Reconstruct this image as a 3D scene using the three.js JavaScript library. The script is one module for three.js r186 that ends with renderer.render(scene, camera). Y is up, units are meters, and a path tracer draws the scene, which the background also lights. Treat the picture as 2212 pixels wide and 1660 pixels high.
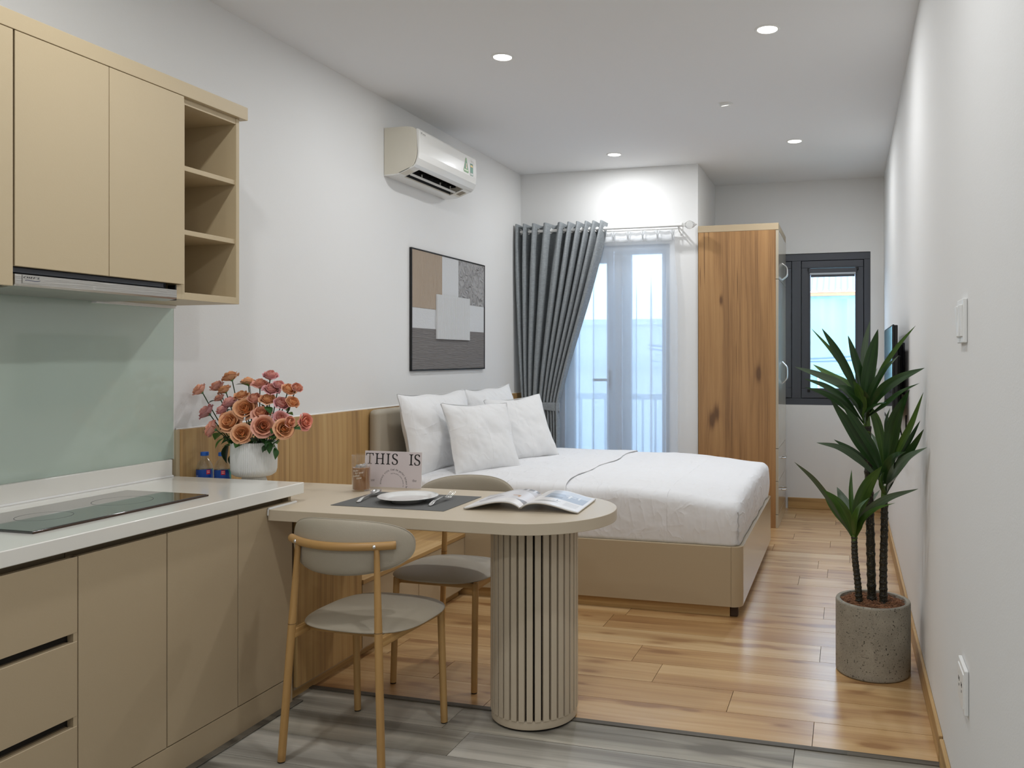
import * as THREE from 'three';
import { RoundedBoxGeometry } from 'three/addons/geometries/RoundedBoxGeometry.js';
import { mergeGeometries, mergeVertices } from 'three/addons/utils/BufferGeometryUtils.js';
import { RectAreaLightUniformsLib } from 'three/addons/lights/RectAreaLightUniformsLib.js';

// ---------------------------------------------------------------- camera, light, exposure
const scene = new THREE.Scene();
const FOCAL = 1801.4, FW = 2212, FH = 1660;                        // focal length in pixels of the 2212 x 1660 frame
const camera = new THREE.PerspectiveCamera(2 * Math.atan(FH / 2 / FOCAL) * 180 / Math.PI, FW / FH, 0.05, 80);
camera.setViewOffset(FW, FH, -218.7, 57.5, FW, FH);                 // shift lens, verticals stay vertical
camera.position.set(0, 1.32, 0);
camera.rotation.y = 0.2735;
const renderer = new THREE.WebGLRenderer({ antialias: true });
renderer.toneMapping = THREE.LinearToneMapping;
renderer.toneMappingExposure = 1.06;
renderer.shadowMap.enabled = true;
renderer.shadowMap.type = THREE.PCFSoftShadowMap;
RectAreaLightUniformsLib.init();
scene.background = new THREE.Color().setRGB(0.64, 0.80, 1.0);       // bright hazy daylight
scene.backgroundIntensity = 8;
const LAMP_COLOR = new THREE.Color().setRGB(0.97, 0.985, 1.0);
const LAMP_POWER = 405;                                             // radiance of a downlight face
const LAMP_SPOTS = [                                                // x, z of the ceiling downlights
  [-1.70, -3.96], [-0.36, -3.96], [-1.70, -6.09], [-0.36, -6.06], [-1.70, -1.85], [-0.36, -1.85], [-1.70, 0.2], [-0.36, 0.2]];

// ---------------------------------------------------------------- helpers
const rngOf = (s) => () => { s |= 0; s = s + 0x6D2B79F5 | 0; let t = Math.imul(s ^ s >>> 15, 1 | s); t = t + Math.imul(t ^ t >>> 7, 61 | t) ^ t; return ((t ^ t >>> 14) >>> 0) / 4294967296; };
const clamp = (x, a = 0, b = 1) => Math.min(b, Math.max(a, x));
const lerp = (a, b, t) => a + (b - a) * t;
const smooth = (a, b, x) => { const t = clamp((x - a) / (b - a)); return t * t * (3 - 2 * t); };
function hash(ix, iy, s) { let h = Math.imul(ix, 374761393) ^ Math.imul(iy, 668265263) ^ Math.imul(s, 1442695041); h = Math.imul(h ^ h >>> 13, 1274126177); return ((h ^ h >>> 16) >>> 0) / 4294967296; }
function noise(x, y, s = 0) {                                       // value noise 0..1
  const ix = Math.floor(x), iy = Math.floor(y); let fx = x - ix, fy = y - iy; fx = fx * fx * (3 - 2 * fx); fy = fy * fy * (3 - 2 * fy);
  return lerp(lerp(hash(ix, iy, s), hash(ix + 1, iy, s), fx), lerp(hash(ix, iy + 1, s), hash(ix + 1, iy + 1, s), fx), fy);
}
function fbm(x, y, o = 4, s = 0) { let v = 0, a = 0.5, t = 0; for (let i = 0; i < o; i++) { v += a * noise(x, y, s + i * 17); t += a; a *= 0.5; x *= 2.03; y *= 2.03; } return v / t; }
function tex(w, h, fn, srgb = true) {                               // fn(u, v) -> [r, g, b] 0..1
  const d = new Uint8Array(w * h * 4);
  for (let j = 0; j < h; j++) for (let i = 0; i < w; i++) {
    const c = fn((i + 0.5) / w, (j + 0.5) / h), k = (j * w + i) * 4;
    d[k] = clamp(c[0]) * 255; d[k + 1] = clamp(c[1]) * 255; d[k + 2] = clamp(c[2]) * 255; d[k + 3] = 255;
  }
  const t = new THREE.DataTexture(d, w, h); t.magFilter = THREE.LinearFilter; t.minFilter = THREE.LinearMipmapLinearFilter; t.generateMipmaps = true;
  t.wrapS = t.wrapT = THREE.RepeatWrapping; if (srgb) t.colorSpace = THREE.SRGBColorSpace; t.needsUpdate = true; return t;
}
const grey = (f) => (u, v) => { const g = f(u, v); return [g, g, g]; };
function scaled(t, sx, sy) { const c = t.clone(); c.repeat.set(1 / sx, 1 / sy); c.needsUpdate = true; return c; }   // uv in metres
function canvasTex(w, h, draw) {
  const c = document.createElement('canvas'); c.width = w; c.height = h; const g = c.getContext('2d'); draw(g, w, h);
  const t = new THREE.CanvasTexture(c); t.colorSpace = THREE.SRGBColorSpace; t.anisotropy = 8; return t;
}
const mix3 = (a, b, t) => [lerp(a[0], b[0], t), lerp(a[1], b[1], t), lerp(a[2], b[2], t)];
const hex3 = (h) => [(h >> 16 & 255) / 255, (h >> 8 & 255) / 255, (h & 255) / 255];

// names, groups, parts
const taken = new Map(), baseOf = new Map();
function numbered(name, scope = '') { const k = scope + '/' + name, n = taken.get(k) || 0; taken.set(k, n + 1); return n ? name + '_' + String(n).padStart(3, '0') : name; }
function thing(name, label, category, pos = [0, 0, 0], group, local = false) {   // a Group at the thing's base; local: parts are given in its own axes
  const o = new THREE.Group(); o.name = numbered(name); o.position.set(...pos); scene.add(o);
  o.userData = { label, category }; if (group) o.userData.group = group;
  baseOf.set(o, local ? [0, 0, 0] : pos); return o;
}
function part(parent, name, geo, material, label) {                  // geo in room coordinates (or the thing's own axes when local)
  const b = baseOf.get(parent), g = Array.isArray(geo) ? merge(geo) : geo;
  if (b[0] || b[1] || b[2]) g.translate(-b[0], -b[1], -b[2]);
  const m = new THREE.Mesh(g, material); m.name = numbered(name, parent.uuid); parent.add(m); baseOf.set(m, b);
  if (label) m.userData.label = label; return m;
}
function struct(name, geo, material) {
  const m = new THREE.Mesh(Array.isArray(geo) ? merge(geo) : geo, material); m.name = name; m.userData.kind = 'structure'; scene.add(m); baseOf.set(m, [0, 0, 0]); return m;
}
function plain(g) { if (g.index) g = g.toNonIndexed(); for (const k of Object.keys(g.attributes)) if (!['position', 'normal', 'uv', 'color'].includes(k)) g.deleteAttribute(k);
  if (!g.attributes.uv) g.setAttribute('uv', new THREE.BufferAttribute(new Float32Array(g.attributes.position.count * 2), 2)); g.clearGroups(); return g; }
function merge(list) { const l = list.map(plain); const col = l.some((g) => g.attributes.color); if (!col) return l.length === 1 ? l[0] : mergeGeometries(l); l.forEach((g) => { if (!g.attributes.color) g.setAttribute('color', new THREE.BufferAttribute(new Float32Array(g.attributes.position.count * 3).fill(1), 3)); }); return mergeGeometries(l); }
function uvMetres(g, grain = 'x', off = [0, 0]) {                    // box mapping in metres, u along the grain
  g = plain(g); const p = g.attributes.position, uv = g.attributes.uv, A = ['x', 'y', 'z'].indexOf(grain);
  const get = (i, a) => a === 0 ? p.getX(i) : a === 1 ? p.getY(i) : p.getZ(i);
  const a = new THREE.Vector3(), b = new THREE.Vector3(), c = new THREE.Vector3();
  for (let t = 0; t < p.count; t += 3) {
    a.fromBufferAttribute(p, t); b.fromBufferAttribute(p, t + 1).sub(a); c.fromBufferAttribute(p, t + 2).sub(a); b.cross(c);
    const n = [Math.abs(b.x), Math.abs(b.y), Math.abs(b.z)], N = n.indexOf(Math.max(...n)); let U, V;
    if (N === A) [U, V] = [0, 1, 2].filter((k) => k !== N); else { U = A; V = [0, 1, 2].find((k) => k !== N && k !== A); }
    for (let k = t; k < t + 3; k++) uv.setXY(k, get(k, U) + off[0], get(k, V) + off[1]);
  }
  return g;
}
function box(x0, x1, y0, y1, z0, z1, r = 0, grain = 'x', off) {
  const w = Math.abs(x1 - x0), h = Math.abs(y1 - y0), d = Math.abs(z1 - z0), rr = Math.min(r, w * 0.45, h * 0.45, d * 0.45);
  const g = rr > 0 ? new RoundedBoxGeometry(w, h, d, 2, rr) : new THREE.BoxGeometry(w, h, d);
  g.translate((x0 + x1) / 2, (y0 + y1) / 2, (z0 + z1) / 2); return uvMetres(g, grain, off);
}
function lathe(pts, seg = 48, at = [0, 0, 0]) { const g = new THREE.LatheGeometry(pts.map((p) => new THREE.Vector2(p[0], p[1])), seg); g.translate(...at); return g; }
function tube(points, r, seg = 24, rad = 10, closed = false) { return new THREE.TubeGeometry(new THREE.CatmullRomCurve3(points.map((p) => new THREE.Vector3(...p)), closed), seg, r, rad, closed); }
function taper(points, rf, seg = 16, rad = 12, cap = true) {          // a tube whose radius rf(t) changes along it, with end caps
  const curve = points.length === 2 ? new THREE.LineCurve3(new THREE.Vector3(...points[0]), new THREE.Vector3(...points[1])) : new THREE.CatmullRomCurve3(points.map((p) => new THREE.Vector3(...p)));
  const f = curve.computeFrenetFrames(seg, false), pos = [], uv = [], idx = [], len = curve.getLength();
  for (let i = 0; i <= seg; i++) { const t = i / seg, c = curve.getPointAt(t), r = rf(t);
    for (let j = 0; j <= rad; j++) { const a = j / rad * 2 * Math.PI, n = f.normals[i], b = f.binormals[i];
      pos.push(c.x + r * (Math.cos(a) * n.x + Math.sin(a) * b.x), c.y + r * (Math.cos(a) * n.y + Math.sin(a) * b.y), c.z + r * (Math.cos(a) * n.z + Math.sin(a) * b.z)); uv.push(t * len, a * r); } }
  for (let i = 0; i < seg; i++) for (let j = 0; j < rad; j++) { const a = i * (rad + 1) + j, b = a + rad + 1; idx.push(a, a + 1, b, b, a + 1, b + 1); }
  if (cap) for (const e of [0, seg]) { const c = curve.getPointAt(e / seg), k = pos.length / 3; pos.push(c.x, c.y, c.z); uv.push(0, 0); for (let j = 0; j < rad; j++) { const a = e * (rad + 1) + j; idx.push(k, e ? a : a + 1, e ? a + 1 : a); } }
  const g = new THREE.BufferGeometry(); g.setAttribute('position', new THREE.Float32BufferAttribute(pos, 3)); g.setAttribute('uv', new THREE.Float32BufferAttribute(uv, 2)); g.setIndex(idx); g.computeVertexNormals(); return g;
}
function grid(nu, nv, fn) {                                          // fn(u, v) -> [x, y, z, (u, v)]
  const pos = [], uv = [], idx = [];
  for (let j = 0; j <= nv; j++) for (let i = 0; i <= nu; i++) { const p = fn(i / nu, j / nv); pos.push(p[0], p[1], p[2]); uv.push(p.length > 3 ? p[3] : i / nu, p.length > 3 ? p[4] : j / nv); }
  for (let j = 0; j < nv; j++) for (let i = 0; i < nu; i++) { const a = j * (nu + 1) + i, b = a + nu + 1; idx.push(a, a + 1, b, b, a + 1, b + 1); }
  const g = new THREE.BufferGeometry(); g.setAttribute('position', new THREE.Float32BufferAttribute(pos, 3)); g.setAttribute('uv', new THREE.Float32BufferAttribute(uv, 2)); g.setIndex(idx); g.computeVertexNormals(); return g;
}
function sheet(nu, nv, fn, thick) {                                  // a cloth of real thickness: front, back and hems
  const f = grid(nu, nv, fn), p = f.attributes.position, n = f.attributes.normal, N = p.count, pos = [...p.array], uv = [...f.attributes.uv.array], idx = [...f.index.array], m = idx.length;
  for (let i = 0; i < N; i++) { pos.push(p.getX(i) - n.getX(i) * thick, p.getY(i) - n.getY(i) * thick, p.getZ(i) - n.getZ(i) * thick); uv.push(f.attributes.uv.getX(i), f.attributes.uv.getY(i)); }
  for (let i = 0; i < m; i += 3) idx.push(idx[i] + N, idx[i + 2] + N, idx[i + 1] + N);
  const rim = []; for (let i = 0; i <= nu; i++) rim.push(i); for (let j = 1; j <= nv; j++) rim.push(j * (nu + 1) + nu); for (let i = nu - 1; i >= 0; i--) rim.push(nv * (nu + 1) + i); for (let j = nv - 1; j > 0; j--) rim.push(j * (nu + 1));
  rim.forEach((a, k) => { const b = rim[(k + 1) % rim.length]; idx.push(a, a + N, b, b, a + N, b + N); });
  const g = new THREE.BufferGeometry(); g.setAttribute('position', new THREE.Float32BufferAttribute(pos, 3)); g.setAttribute('uv', new THREE.Float32BufferAttribute(uv, 2)); g.setIndex(idx); g.computeVertexNormals(); return g;
}
function extrude(pts, depth, bevel = 0, holes = []) {                // pts [[x, y]...] pushed along +z
  const s = new THREE.Shape(pts.map((p) => new THREE.Vector2(...p))); for (const h of holes) s.holes.push(new THREE.Path(h.map((p) => new THREE.Vector2(...p))));
  return new THREE.ExtrudeGeometry(s, { depth: depth - 2 * bevel, bevelEnabled: bevel > 0, bevelSize: bevel, bevelThickness: bevel, bevelOffset: -bevel, bevelSegments: 2, curveSegments: 24 }).translate(0, 0, bevel);
}
function cushion(a, b, n, top, bot, p, q, rings = 14, segs = 56, warp) {  // padded disc in the xy plane, superellipse outline, +z is its top
  const side = (s, T) => grid(segs, rings, (u, v) => {
    const th = -u * 2 * Math.PI * s, c = Math.cos(th), d = Math.sin(th), rr = (Math.abs(c) ** n + Math.abs(d) ** n) ** (-1 / n), rho = Math.sin(v * Math.PI / 2);
    const r = [a * rho * rr * c, b * rho * rr * d, s * T * (1 - rho ** p) ** q]; return warp ? warp(r) : r;
  });
  const g = mergeVertices(mergeGeometries([side(1, top), side(-1, bot)].map((x) => { x.deleteAttribute('normal'); x.deleteAttribute('uv'); return x; })), 1e-5); g.computeVertexNormals();
  const P = g.attributes.position, U = new Float32Array(P.count * 2); for (let i = 0; i < P.count; i++) { U[i * 2] = P.getX(i); U[i * 2 + 1] = P.getY(i); } g.setAttribute('uv', new THREE.BufferAttribute(U, 2)); return g;
}
const turned = (g, rx = 0, ry = 0, rz = 0, t = [0, 0, 0]) => { g.applyMatrix4(new THREE.Matrix4().makeRotationFromEuler(new THREE.Euler(rx, ry, rz))); g.translate(...t); return g; };

// ---------------------------------------------------------------- textures and materials
function woodTex(w, h, cols, o) {                                   // u along the grain; o: seed, along (m), across (m), knots, streak
  const R = rngOf(o.seed), knots = []; for (let i = 0; i < (o.knots || 0); i++) knots.push([R() * o.along, R() * o.across, 0.012 + R() * 0.02, R()]);
  return tex(w, h, (u, v) => {
    const a = u * o.along, b = v * o.across; let y = b + 0.035 * (fbm(a * 1.3, b * 2.2, 2, o.seed) - 0.5), dark = 0;
    for (const k of knots) { const dx = (a - k[0]) / (k[2] * 3.2), dy = (b - k[1]) / k[2], q = dx * dx + dy * dy; if (q < 12) { y += 0.9 * k[2] * Math.sign(dy) * Math.exp(-q * 0.5) * Math.min(1, Math.abs(dy)); dark += 0.75 * Math.exp(-q * 1.6) * (0.6 + 0.5 * k[3]); } }
    const broad = fbm(y * 14, a * 0.9, 3, o.seed + 5), fine = noise(y * 170, a * 2.4, o.seed + 9), pore = noise(y * 520, a * 14, o.seed + 11), ring = 0.5 + 0.5 * Math.sin((y * 60 + 5 * fbm(y * 5, a * 0.7, 2, o.seed + 3)) * 2.2);
    const crack = o.crack ? smooth(0.80, 0.90, noise(y * 62, a * 1.6, o.seed + 21)) * smooth(0.45, 0.75, noise(y * 5, a * 1.3, o.seed + 23)) : 0;
    let t = 0.5 + (broad - 0.5) * (o.broad ?? 1.0) + (ring - 0.5) * (o.ring ?? 0.18) + (fine - 0.5) * (o.fine ?? 0.22) + (pore - 0.5) * 0.10; t = clamp(t - dark - crack * (o.crack || 0));
    return t < 0.5 ? mix3(cols[0], cols[1], t * 2) : mix3(cols[1], cols[2], t * 2 - 1);
  });
}
const std = (o) => new THREE.MeshStandardMaterial(o), phys = (o) => new THREE.MeshPhysicalMaterial(o);
const lin = (r, g, b) => new THREE.Color().setRGB(r, g, b);
const M = {};
const grainBump = scaled(tex(512, 512, grey((u, v) => 0.5 + 0.5 * (fbm(u * 64, v * 64, 3, 3) - 0.5))), 0.25, 0.25);
const floorTex = woodTex(1536, 768, [hex3(0xa37a50), hex3(0xcba878), hex3(0xe0c59c)], { seed: 11, along: 2.6, across: 1.3, knots: 30, crack: 0.28, broad: 0.95, ring: 0.10, fine: 0.16 });
const oakFloor = scaled(floorTex, 2.6, 1.3);
M.floorOak = [0xffffff, 0xf8f2ea, 0xfffaf2, 0xf0e6d8].map((c) => phys({ map: oakFloor, color: c, roughness: 0.42, clearcoat: 0.7, clearcoatRoughness: 0.24 }));
const greyTex = scaled(woodTex(1536, 768, [hex3(0x736f67), hex3(0xa29e95), hex3(0xcdc8bd)], { seed: 29, along: 2.6, across: 1.3, knots: 10, crack: 0.3, broad: 1.6, ring: 0.1 }), 2.6, 1.3);
M.floorGrey = [0xffffff, 0xe6e6e4, 0xf6f4ee, 0xd8d8d6].map((c) => std({ map: greyTex, color: c, roughness: 0.42 }));
M.strip = std({ map: greyTex, color: 0x8d8880, roughness: 0.5 });
M.underfloor = std({ color: 0x3a332b, roughness: 0.9 });
const panelTex = scaled(woodTex(1024, 768, [hex3(0x927047), hex3(0xb8945f), hex3(0xcbab78)], { seed: 41, along: 2.0, across: 1.5, knots: 0, broad: 0.75, ring: 0.16, fine: 0.26 }), 2.0, 1.5);
M.panelOak = std({ map: panelTex, roughness: 0.5 });
M.panelEdge = std({ color: 0xc39c66, roughness: 0.5 });
const rusticTex = scaled(woodTex(1400, 700, [hex3(0x6a4a2c), hex3(0xa87e50), hex3(0xbe9664)], { seed: 57, along: 2.4, across: 1.2, knots: 10, crack: 0.5, broad: 0.62, ring: 0.07, fine: 0.2 }), 2.4, 1.2);
M.rusticOak = std({ map: rusticTex, roughness: 0.5 });
const chairTex = scaled(woodTex(512, 256, [hex3(0xa07842), hex3(0xbd945c), hex3(0xcfab74)], { seed: 71, along: 0.8, across: 0.4, knots: 0, broad: 0.8, ring: 0.3 }), 0.8, 0.4);
M.chairWood = std({ map: chairTex, roughness: 0.42 });
M.wall = std({ color: lin(0.80, 0.80, 0.79), roughness: 0.75, bumpMap: grainBump, bumpScale: 0.0004 });
M.ceiling = std({ color: lin(0.84, 0.845, 0.85), roughness: 0.85 });
M.beige = std({ color: lin(0.56, 0.45, 0.285), roughness: 0.42, bumpMap: grainBump, bumpScale: 0.0002 });
M.beigeBase = std({ color: lin(0.49, 0.385, 0.25), roughness: 0.4, bumpMap: grainBump, bumpScale: 0.0002 });
M.beigeTable = std({ color: lin(0.60, 0.51, 0.385), roughness: 0.36, bumpMap: grainBump, bumpScale: 0.0002 });
M.beigeBed = std({ color: lin(0.47, 0.37, 0.24), roughness: 0.4 });
M.gloss = phys({ color: lin(0.45, 0.39, 0.29), roughness: 0.35, clearcoat: 0.9, clearcoatRoughness: 0.12 });
M.dark = std({ color: 0x1d1813, roughness: 0.8 });
M.darkWood = std({ color: 0x3a2616, roughness: 0.6 });
M.channel = std({ color: 0x8a7a62, roughness: 0.4, metalness: 0.3 });
M.quartz = phys({ color: lin(0.86, 0.84, 0.78), roughness: 0.22, clearcoat: 0.6, clearcoatRoughness: 0.06 });
M.silicone = std({ color: 0xf0efec, roughness: 0.4 });
M.mint = phys({ color: lin(0.52, 0.62, 0.54), roughness: 0.3, clearcoat: 1, clearcoatRoughness: 0.03 });
M.glassEdge = std({ color: 0x7fa596, roughness: 0.2 });
M.steel = std({ color: 0xb9b6b0, metalness: 0.9, roughness: 0.3, bumpMap: scaled(tex(256, 256, grey((u, v) => fbm(u * 5, v * 60, 3, 8))), 0.3, 0.1), bumpScale: 0.0004 });
M.chrome = std({ color: 0xe8e8e8, metalness: 1, roughness: 0.12 });
M.hob = phys({ color: 0x0b0c0d, roughness: 0.08, clearcoat: 1, clearcoatRoughness: 0.02 });
M.leather = std({ color: lin(0.41, 0.36, 0.28), roughness: 0.5, bumpMap: scaled(tex(256, 256, grey((u, v) => fbm(u * 40, v * 40, 3, 31))), 0.06, 0.06), bumpScale: 0.0003 });
M.rubber = std({ color: 0x17120e, roughness: 0.8 });
M.white = std({ color: 0xeeeeec, roughness: 0.4 });
M.plastic = phys({ color: lin(0.80, 0.79, 0.75), roughness: 0.32, clearcoat: 0.5, clearcoatRoughness: 0.08 });
M.plasticSide = std({ color: lin(0.70, 0.66, 0.56), roughness: 0.45 });
const weave = scaled(tex(256, 256, grey((u, v) => 0.5 + 0.25 * Math.sin(u * 2 * Math.PI * 64) * 0.6 + 0.25 * Math.sin(v * 2 * Math.PI * 64) * 0.6 + 0.2 * (noise(u * 90, v * 90, 5) - 0.5))), 0.05, 0.05);
const creaseTex = scaled(tex(1024, 1024, grey((u, v) => { const w = fbm(u * 6, v * 6, 3, 60), a = 1 - Math.abs(2 * fbm(u * 5 + w * 1.6, v * 9, 3, 61) - 1), b = 1 - Math.abs(2 * fbm(u * 14 + w, v * 6 - w * 2, 3, 67) - 1); return 0.3 * a ** 4 + 0.35 * b ** 4 + 0.3 * fbm(u * 20, v * 20, 3, 70); }), false), 0.9, 0.9);
M.cotton = std({ color: lin(0.83, 0.83, 0.84), roughness: 0.85, bumpMap: creaseTex, bumpScale: 0.006 });
M.pillowCotton = std({ color: lin(0.84, 0.84, 0.84), roughness: 0.85, bumpMap: creaseTex, bumpScale: 0.004 });
const curtainTex = scaled(tex(512, 512, (u, v) => { const g = 0.60 + 0.12 * (noise(u * 300, v * 14, 7) - 0.5) + 0.12 * (noise(u * 14, v * 300, 9) - 0.5); return [g * 0.975, g * 1.01, g * 1.03]; }), 0.3, 0.3);
M.curtain = std({ map: curtainTex, color: 0xf4f4f4, roughness: 0.8 });
M.sheer = phys({ color: lin(0.86, 0.9, 0.95), roughness: 1, transmission: 0.6, thickness: 0, transparent: true, opacity: 0.5, side: THREE.DoubleSide, depthWrite: false });
M.sheerHead = phys({ color: lin(0.88, 0.9, 0.92), roughness: 1, transmission: 0.4, thickness: 0, transparent: true, opacity: 0.86, side: THREE.DoubleSide });
M.anthracite = std({ color: 0x494c53, roughness: 0.45, metalness: 0.2 });
M.anthraciteDark = std({ color: 0x22242a, roughness: 0.6 });
M.doorAlu = std({ color: 0xb9c0c8, roughness: 0.45, metalness: 0.2 });
M.clearGlass = phys({ color: 0xffffff, roughness: 0.0, transmission: 1, thickness: 0, ior: 1.5 });
M.frostGlass = phys({ color: lin(0.60, 0.64, 0.67), roughness: 0.5, transmission: 1, thickness: 0, ior: 1.45, bumpMap: scaled(tex(512, 512, grey((u, v) => fbm(u * 60, v * 60, 2, 77)), false), 0.6, 0.6), bumpScale: 0.002 });
M.concrete = std({ map: scaled(tex(1024, 1024, (u, v) => {
  let g = 0.60 + 0.13 * (fbm(u * 8, v * 8, 4, 81) - 0.5) + 0.06 * (noise(u * 200, v * 200, 85) - 0.5); const n = noise(u * 120, v * 120, 83), m = noise(u * 70, v * 70, 89);
  if (n > 0.86) g *= 1 - 2.2 * (n - 0.86) / 0.14 * 0.45; if (m > 0.93) g *= 0.45; return [g * 1.0, g * 0.965, g * 0.88]; }), 0.5, 0.5), roughness: 0.85 });
M.coir = std({ color: 0x70412a, roughness: 0.95 });
M.coirFibre = std({ color: 0xffffff, vertexColors: true, roughness: 0.9 });
M.trunk = std({ map: scaled(tex(256, 256, (u, v) => { const n = fbm(u * 20, v * 20, 3, 91), s = noise(u * 40, v * 40, 95); return s > 0.86 ? [0.52, 0.46, 0.30] : mix3([0.05, 0.05, 0.02], [0.20, 0.17, 0.08], n); }), 0.12, 0.12), roughness: 0.45, bumpMap: scaled(tex(256, 256, grey((u, v) => fbm(u * 30, v * 30, 3, 91)), false), 0.12, 0.12), bumpScale: 0.003 });
const leafMap = (a, b, s) => tex(128, 512, (u, v) => { const st = noise(u * 44, v * 3, s), mid = Math.exp(-(((u - 0.5) / 0.04) ** 2)); return mix3(mix3(a, b, 0.25 + 0.5 * st + 0.25 * noise(u * 8, v * 5, s + 3)), b, mid * 0.5); });
M.leaf = [std({ map: leafMap([0.07, 0.16, 0.07], [0.20, 0.33, 0.14], 101), roughness: 0.3, side: THREE.DoubleSide }), std({ map: leafMap([0.13, 0.24, 0.08], [0.33, 0.46, 0.17], 105), roughness: 0.36, side: THREE.DoubleSide }), std({ map: leafMap([0.19, 0.27, 0.19], [0.36, 0.42, 0.32], 109), roughness: 0.4, side: THREE.DoubleSide })];
M.leafSheath = std({ color: 0x55702c, roughness: 0.5 });
M.ceramic = std({ color: lin(0.78, 0.78, 0.76), roughness: 0.55 });
M.china = phys({ color: lin(0.84, 0.84, 0.82), roughness: 0.18, clearcoat: 0.8, clearcoatRoughness: 0.04 });
M.mat = std({ color: lin(0.13, 0.13, 0.125), roughness: 0.8, bumpMap: weave, bumpScale: 0.0005 });
M.rose = [[0.92, 0.52, 0.25], [0.92, 0.50, 0.31], [0.88, 0.46, 0.31], [0.86, 0.46, 0.40], [0.88, 0.36, 0.24]].map((c) => std({ color: lin(...c), vertexColors: true, roughness: 0.7, side: THREE.DoubleSide }));
M.stem = std({ color: 0x24401a, roughness: 0.6 });
M.roseLeaf = [std({ color: 0x2c5a22, roughness: 0.5, side: THREE.DoubleSide }), std({ color: 0x1c3817, roughness: 0.55, side: THREE.DoubleSide }), std({ color: 0x4d7d2c, roughness: 0.5, side: THREE.DoubleSide })];
M.pet = phys({ color: 0xf4f8fb, roughness: 0.03, transmission: 1, thickness: 0, ior: 1.6 });
M.cup = phys({ color: 0xffffff, roughness: 0.03, transmission: 1, thickness: 0, ior: 1.45 });
M.coffee = phys({ color: lin(0.30, 0.135, 0.045), roughness: 0.12, clearcoat: 1, clearcoatRoughness: 0.05 });
M.blueCap = std({ color: 0x1f62bd, roughness: 0.4 });
M.screen = phys({ color: 0x0a0c10, roughness: 0.12, clearcoat: 1, clearcoatRoughness: 0.05 });
M.blackPlastic = std({ color: 0x0c0c0d, roughness: 0.5 });
M.paper = std({ color: 0xece9e4, roughness: 0.6 });
M.lampGlow = std({ color: 0xffffff, emissive: lin(1, 0.97, 0.9), emissiveIntensity: 5, roughness: 0.5 });
M.crystal = phys({ color: 0xf4f4f2, roughness: 0.05, transmission: 0.75, thickness: 0.02, ior: 1.5 });

// ---------------------------------------------------------------- the room
const XL = -2.65, XR = 0.30, H = 2.86, ZB = -6.56, ZA = -7.46, XA = -1.142, ZF = 1.2, ZS = -2.885;
{ // floor: slab, oak planks beyond the strip, grey planks before it
  const floor = struct('floor', box(XL - 0.2, XR + 0.2, -0.2, -0.012, ZA - 0.2, ZF + 0.2), M.underfloor);
  const R = rngOf(4), gap = 0.0011;
  const rows = (z0, z1, w, len, mats, starts) => {
    for (let k = 0, z = z0; z > z1 + 0.02; k++, z -= w) {
      const far = Math.max(z - w, z1); let x = (k in starts ? starts[k] : XL + 0.2 + R() * len); while (x > XL) x -= len;
      for (; x < XR; x += len) {
        const a = Math.max(x, XL), b = Math.min(x + len, XR); if (b - a < 0.02 || (far < ZB && b < XA)) continue;
        const g = box(Math.max(a, far < ZB ? XA : a) + gap, b - gap, -0.012, -0.0001 - R() * 0.0003, far + gap, z - gap, 0, 'x', [0.05 + R() * 1.2 - a, 0.02 + R() * 1.0 - far]);
        part(floor, 'plank', g, mats[Math.floor(R() * mats.length)]);
      }
    }
  };
  rows(ZS - 0.012, ZA, 0.205, 1.21, M.floorOak, { 0: -0.115, 1: -0.433, 2: -0.765, 4: -0.115, 7: -0.115, 11: -0.115, 15: -0.115 });
  rows(ZF, ZS + 0.012, 0.1855, 1.22, M.floorGrey, {});
  const s = struct('trim_1', box(XL, XR, -0.002, 0.004, ZS - 0.014, ZS + 0.014, 0.002, 'x'), M.strip); s.userData.label = 'dark grey threshold strip between oak and grey floor';
}
{ // ceiling and walls
  struct('ceiling', box(XL - 0.2, XR + 0.2, H, H + 0.2, ZA - 0.2, ZF + 0.2), M.ceiling);
  struct('wall_left', box(XL - 0.2, XL, -0.2, H, ZB - 0.2, ZF, 0, 'z'), M.wall);
  struct('wall_right', box(XR, XR + 0.2, -0.2, H, ZA - 0.2, ZF, 0, 'z'), M.wall);
  struct('wall_front', box(XL - 0.2, XR + 0.2, -0.2, H, ZF, ZF + 0.2), M.wall);
  const rect = (x0, x1, y0, y1) => [[x0, y0], [x1, y0], [x1, y1], [x0, y1]];
  const wb = extrude([[XL - 0.2, 0], [-2.36, 0], [-2.36, 2.235], [-1.37, 2.235], [-1.37, 0], [XA, 0], [XA, H], [XL - 0.2, H]], 0.2); wb.translate(0, 0, ZB - 0.2);
  struct('wall_back', uvMetres(wb), M.wall);
  struct('wall_side', box(XA - 0.2, XA, 0, H, ZA, ZB - 0.2, 0, 'z'), M.wall);
  const wa = extrude(rect(XA - 0.2, XR + 0.2, 0, H), 0.2, 0, [rect(-1.02, 0.192, 0.905, 2.228)]); wa.translate(0, 0, ZA - 0.2);
  struct('wall_alcove', uvMetres(wa), M.wall);
  const bb = (name, ...b) => struct(name, box(...b, 0.004, b[1] - b[0] > 0.1 ? 'x' : 'z'), M.panelOak);
  bb('baseboard_right', XR - 0.014, XR, 0, 0.09, ZA, ZS - 0.01);
  bb('baseboard_alcove', -0.50, XR - 0.014, 0, 0.095, ZA, ZA + 0.014);
  bb('baseboard_back', -1.36, XA, 0, 0.09, ZB, ZB + 0.014);
  struct('baseboard_front', box(XR - 0.014, XR, 0, 0.09, ZS + 0.01, ZF, 0.004, 'z'), M.panelOak);
}
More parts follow.
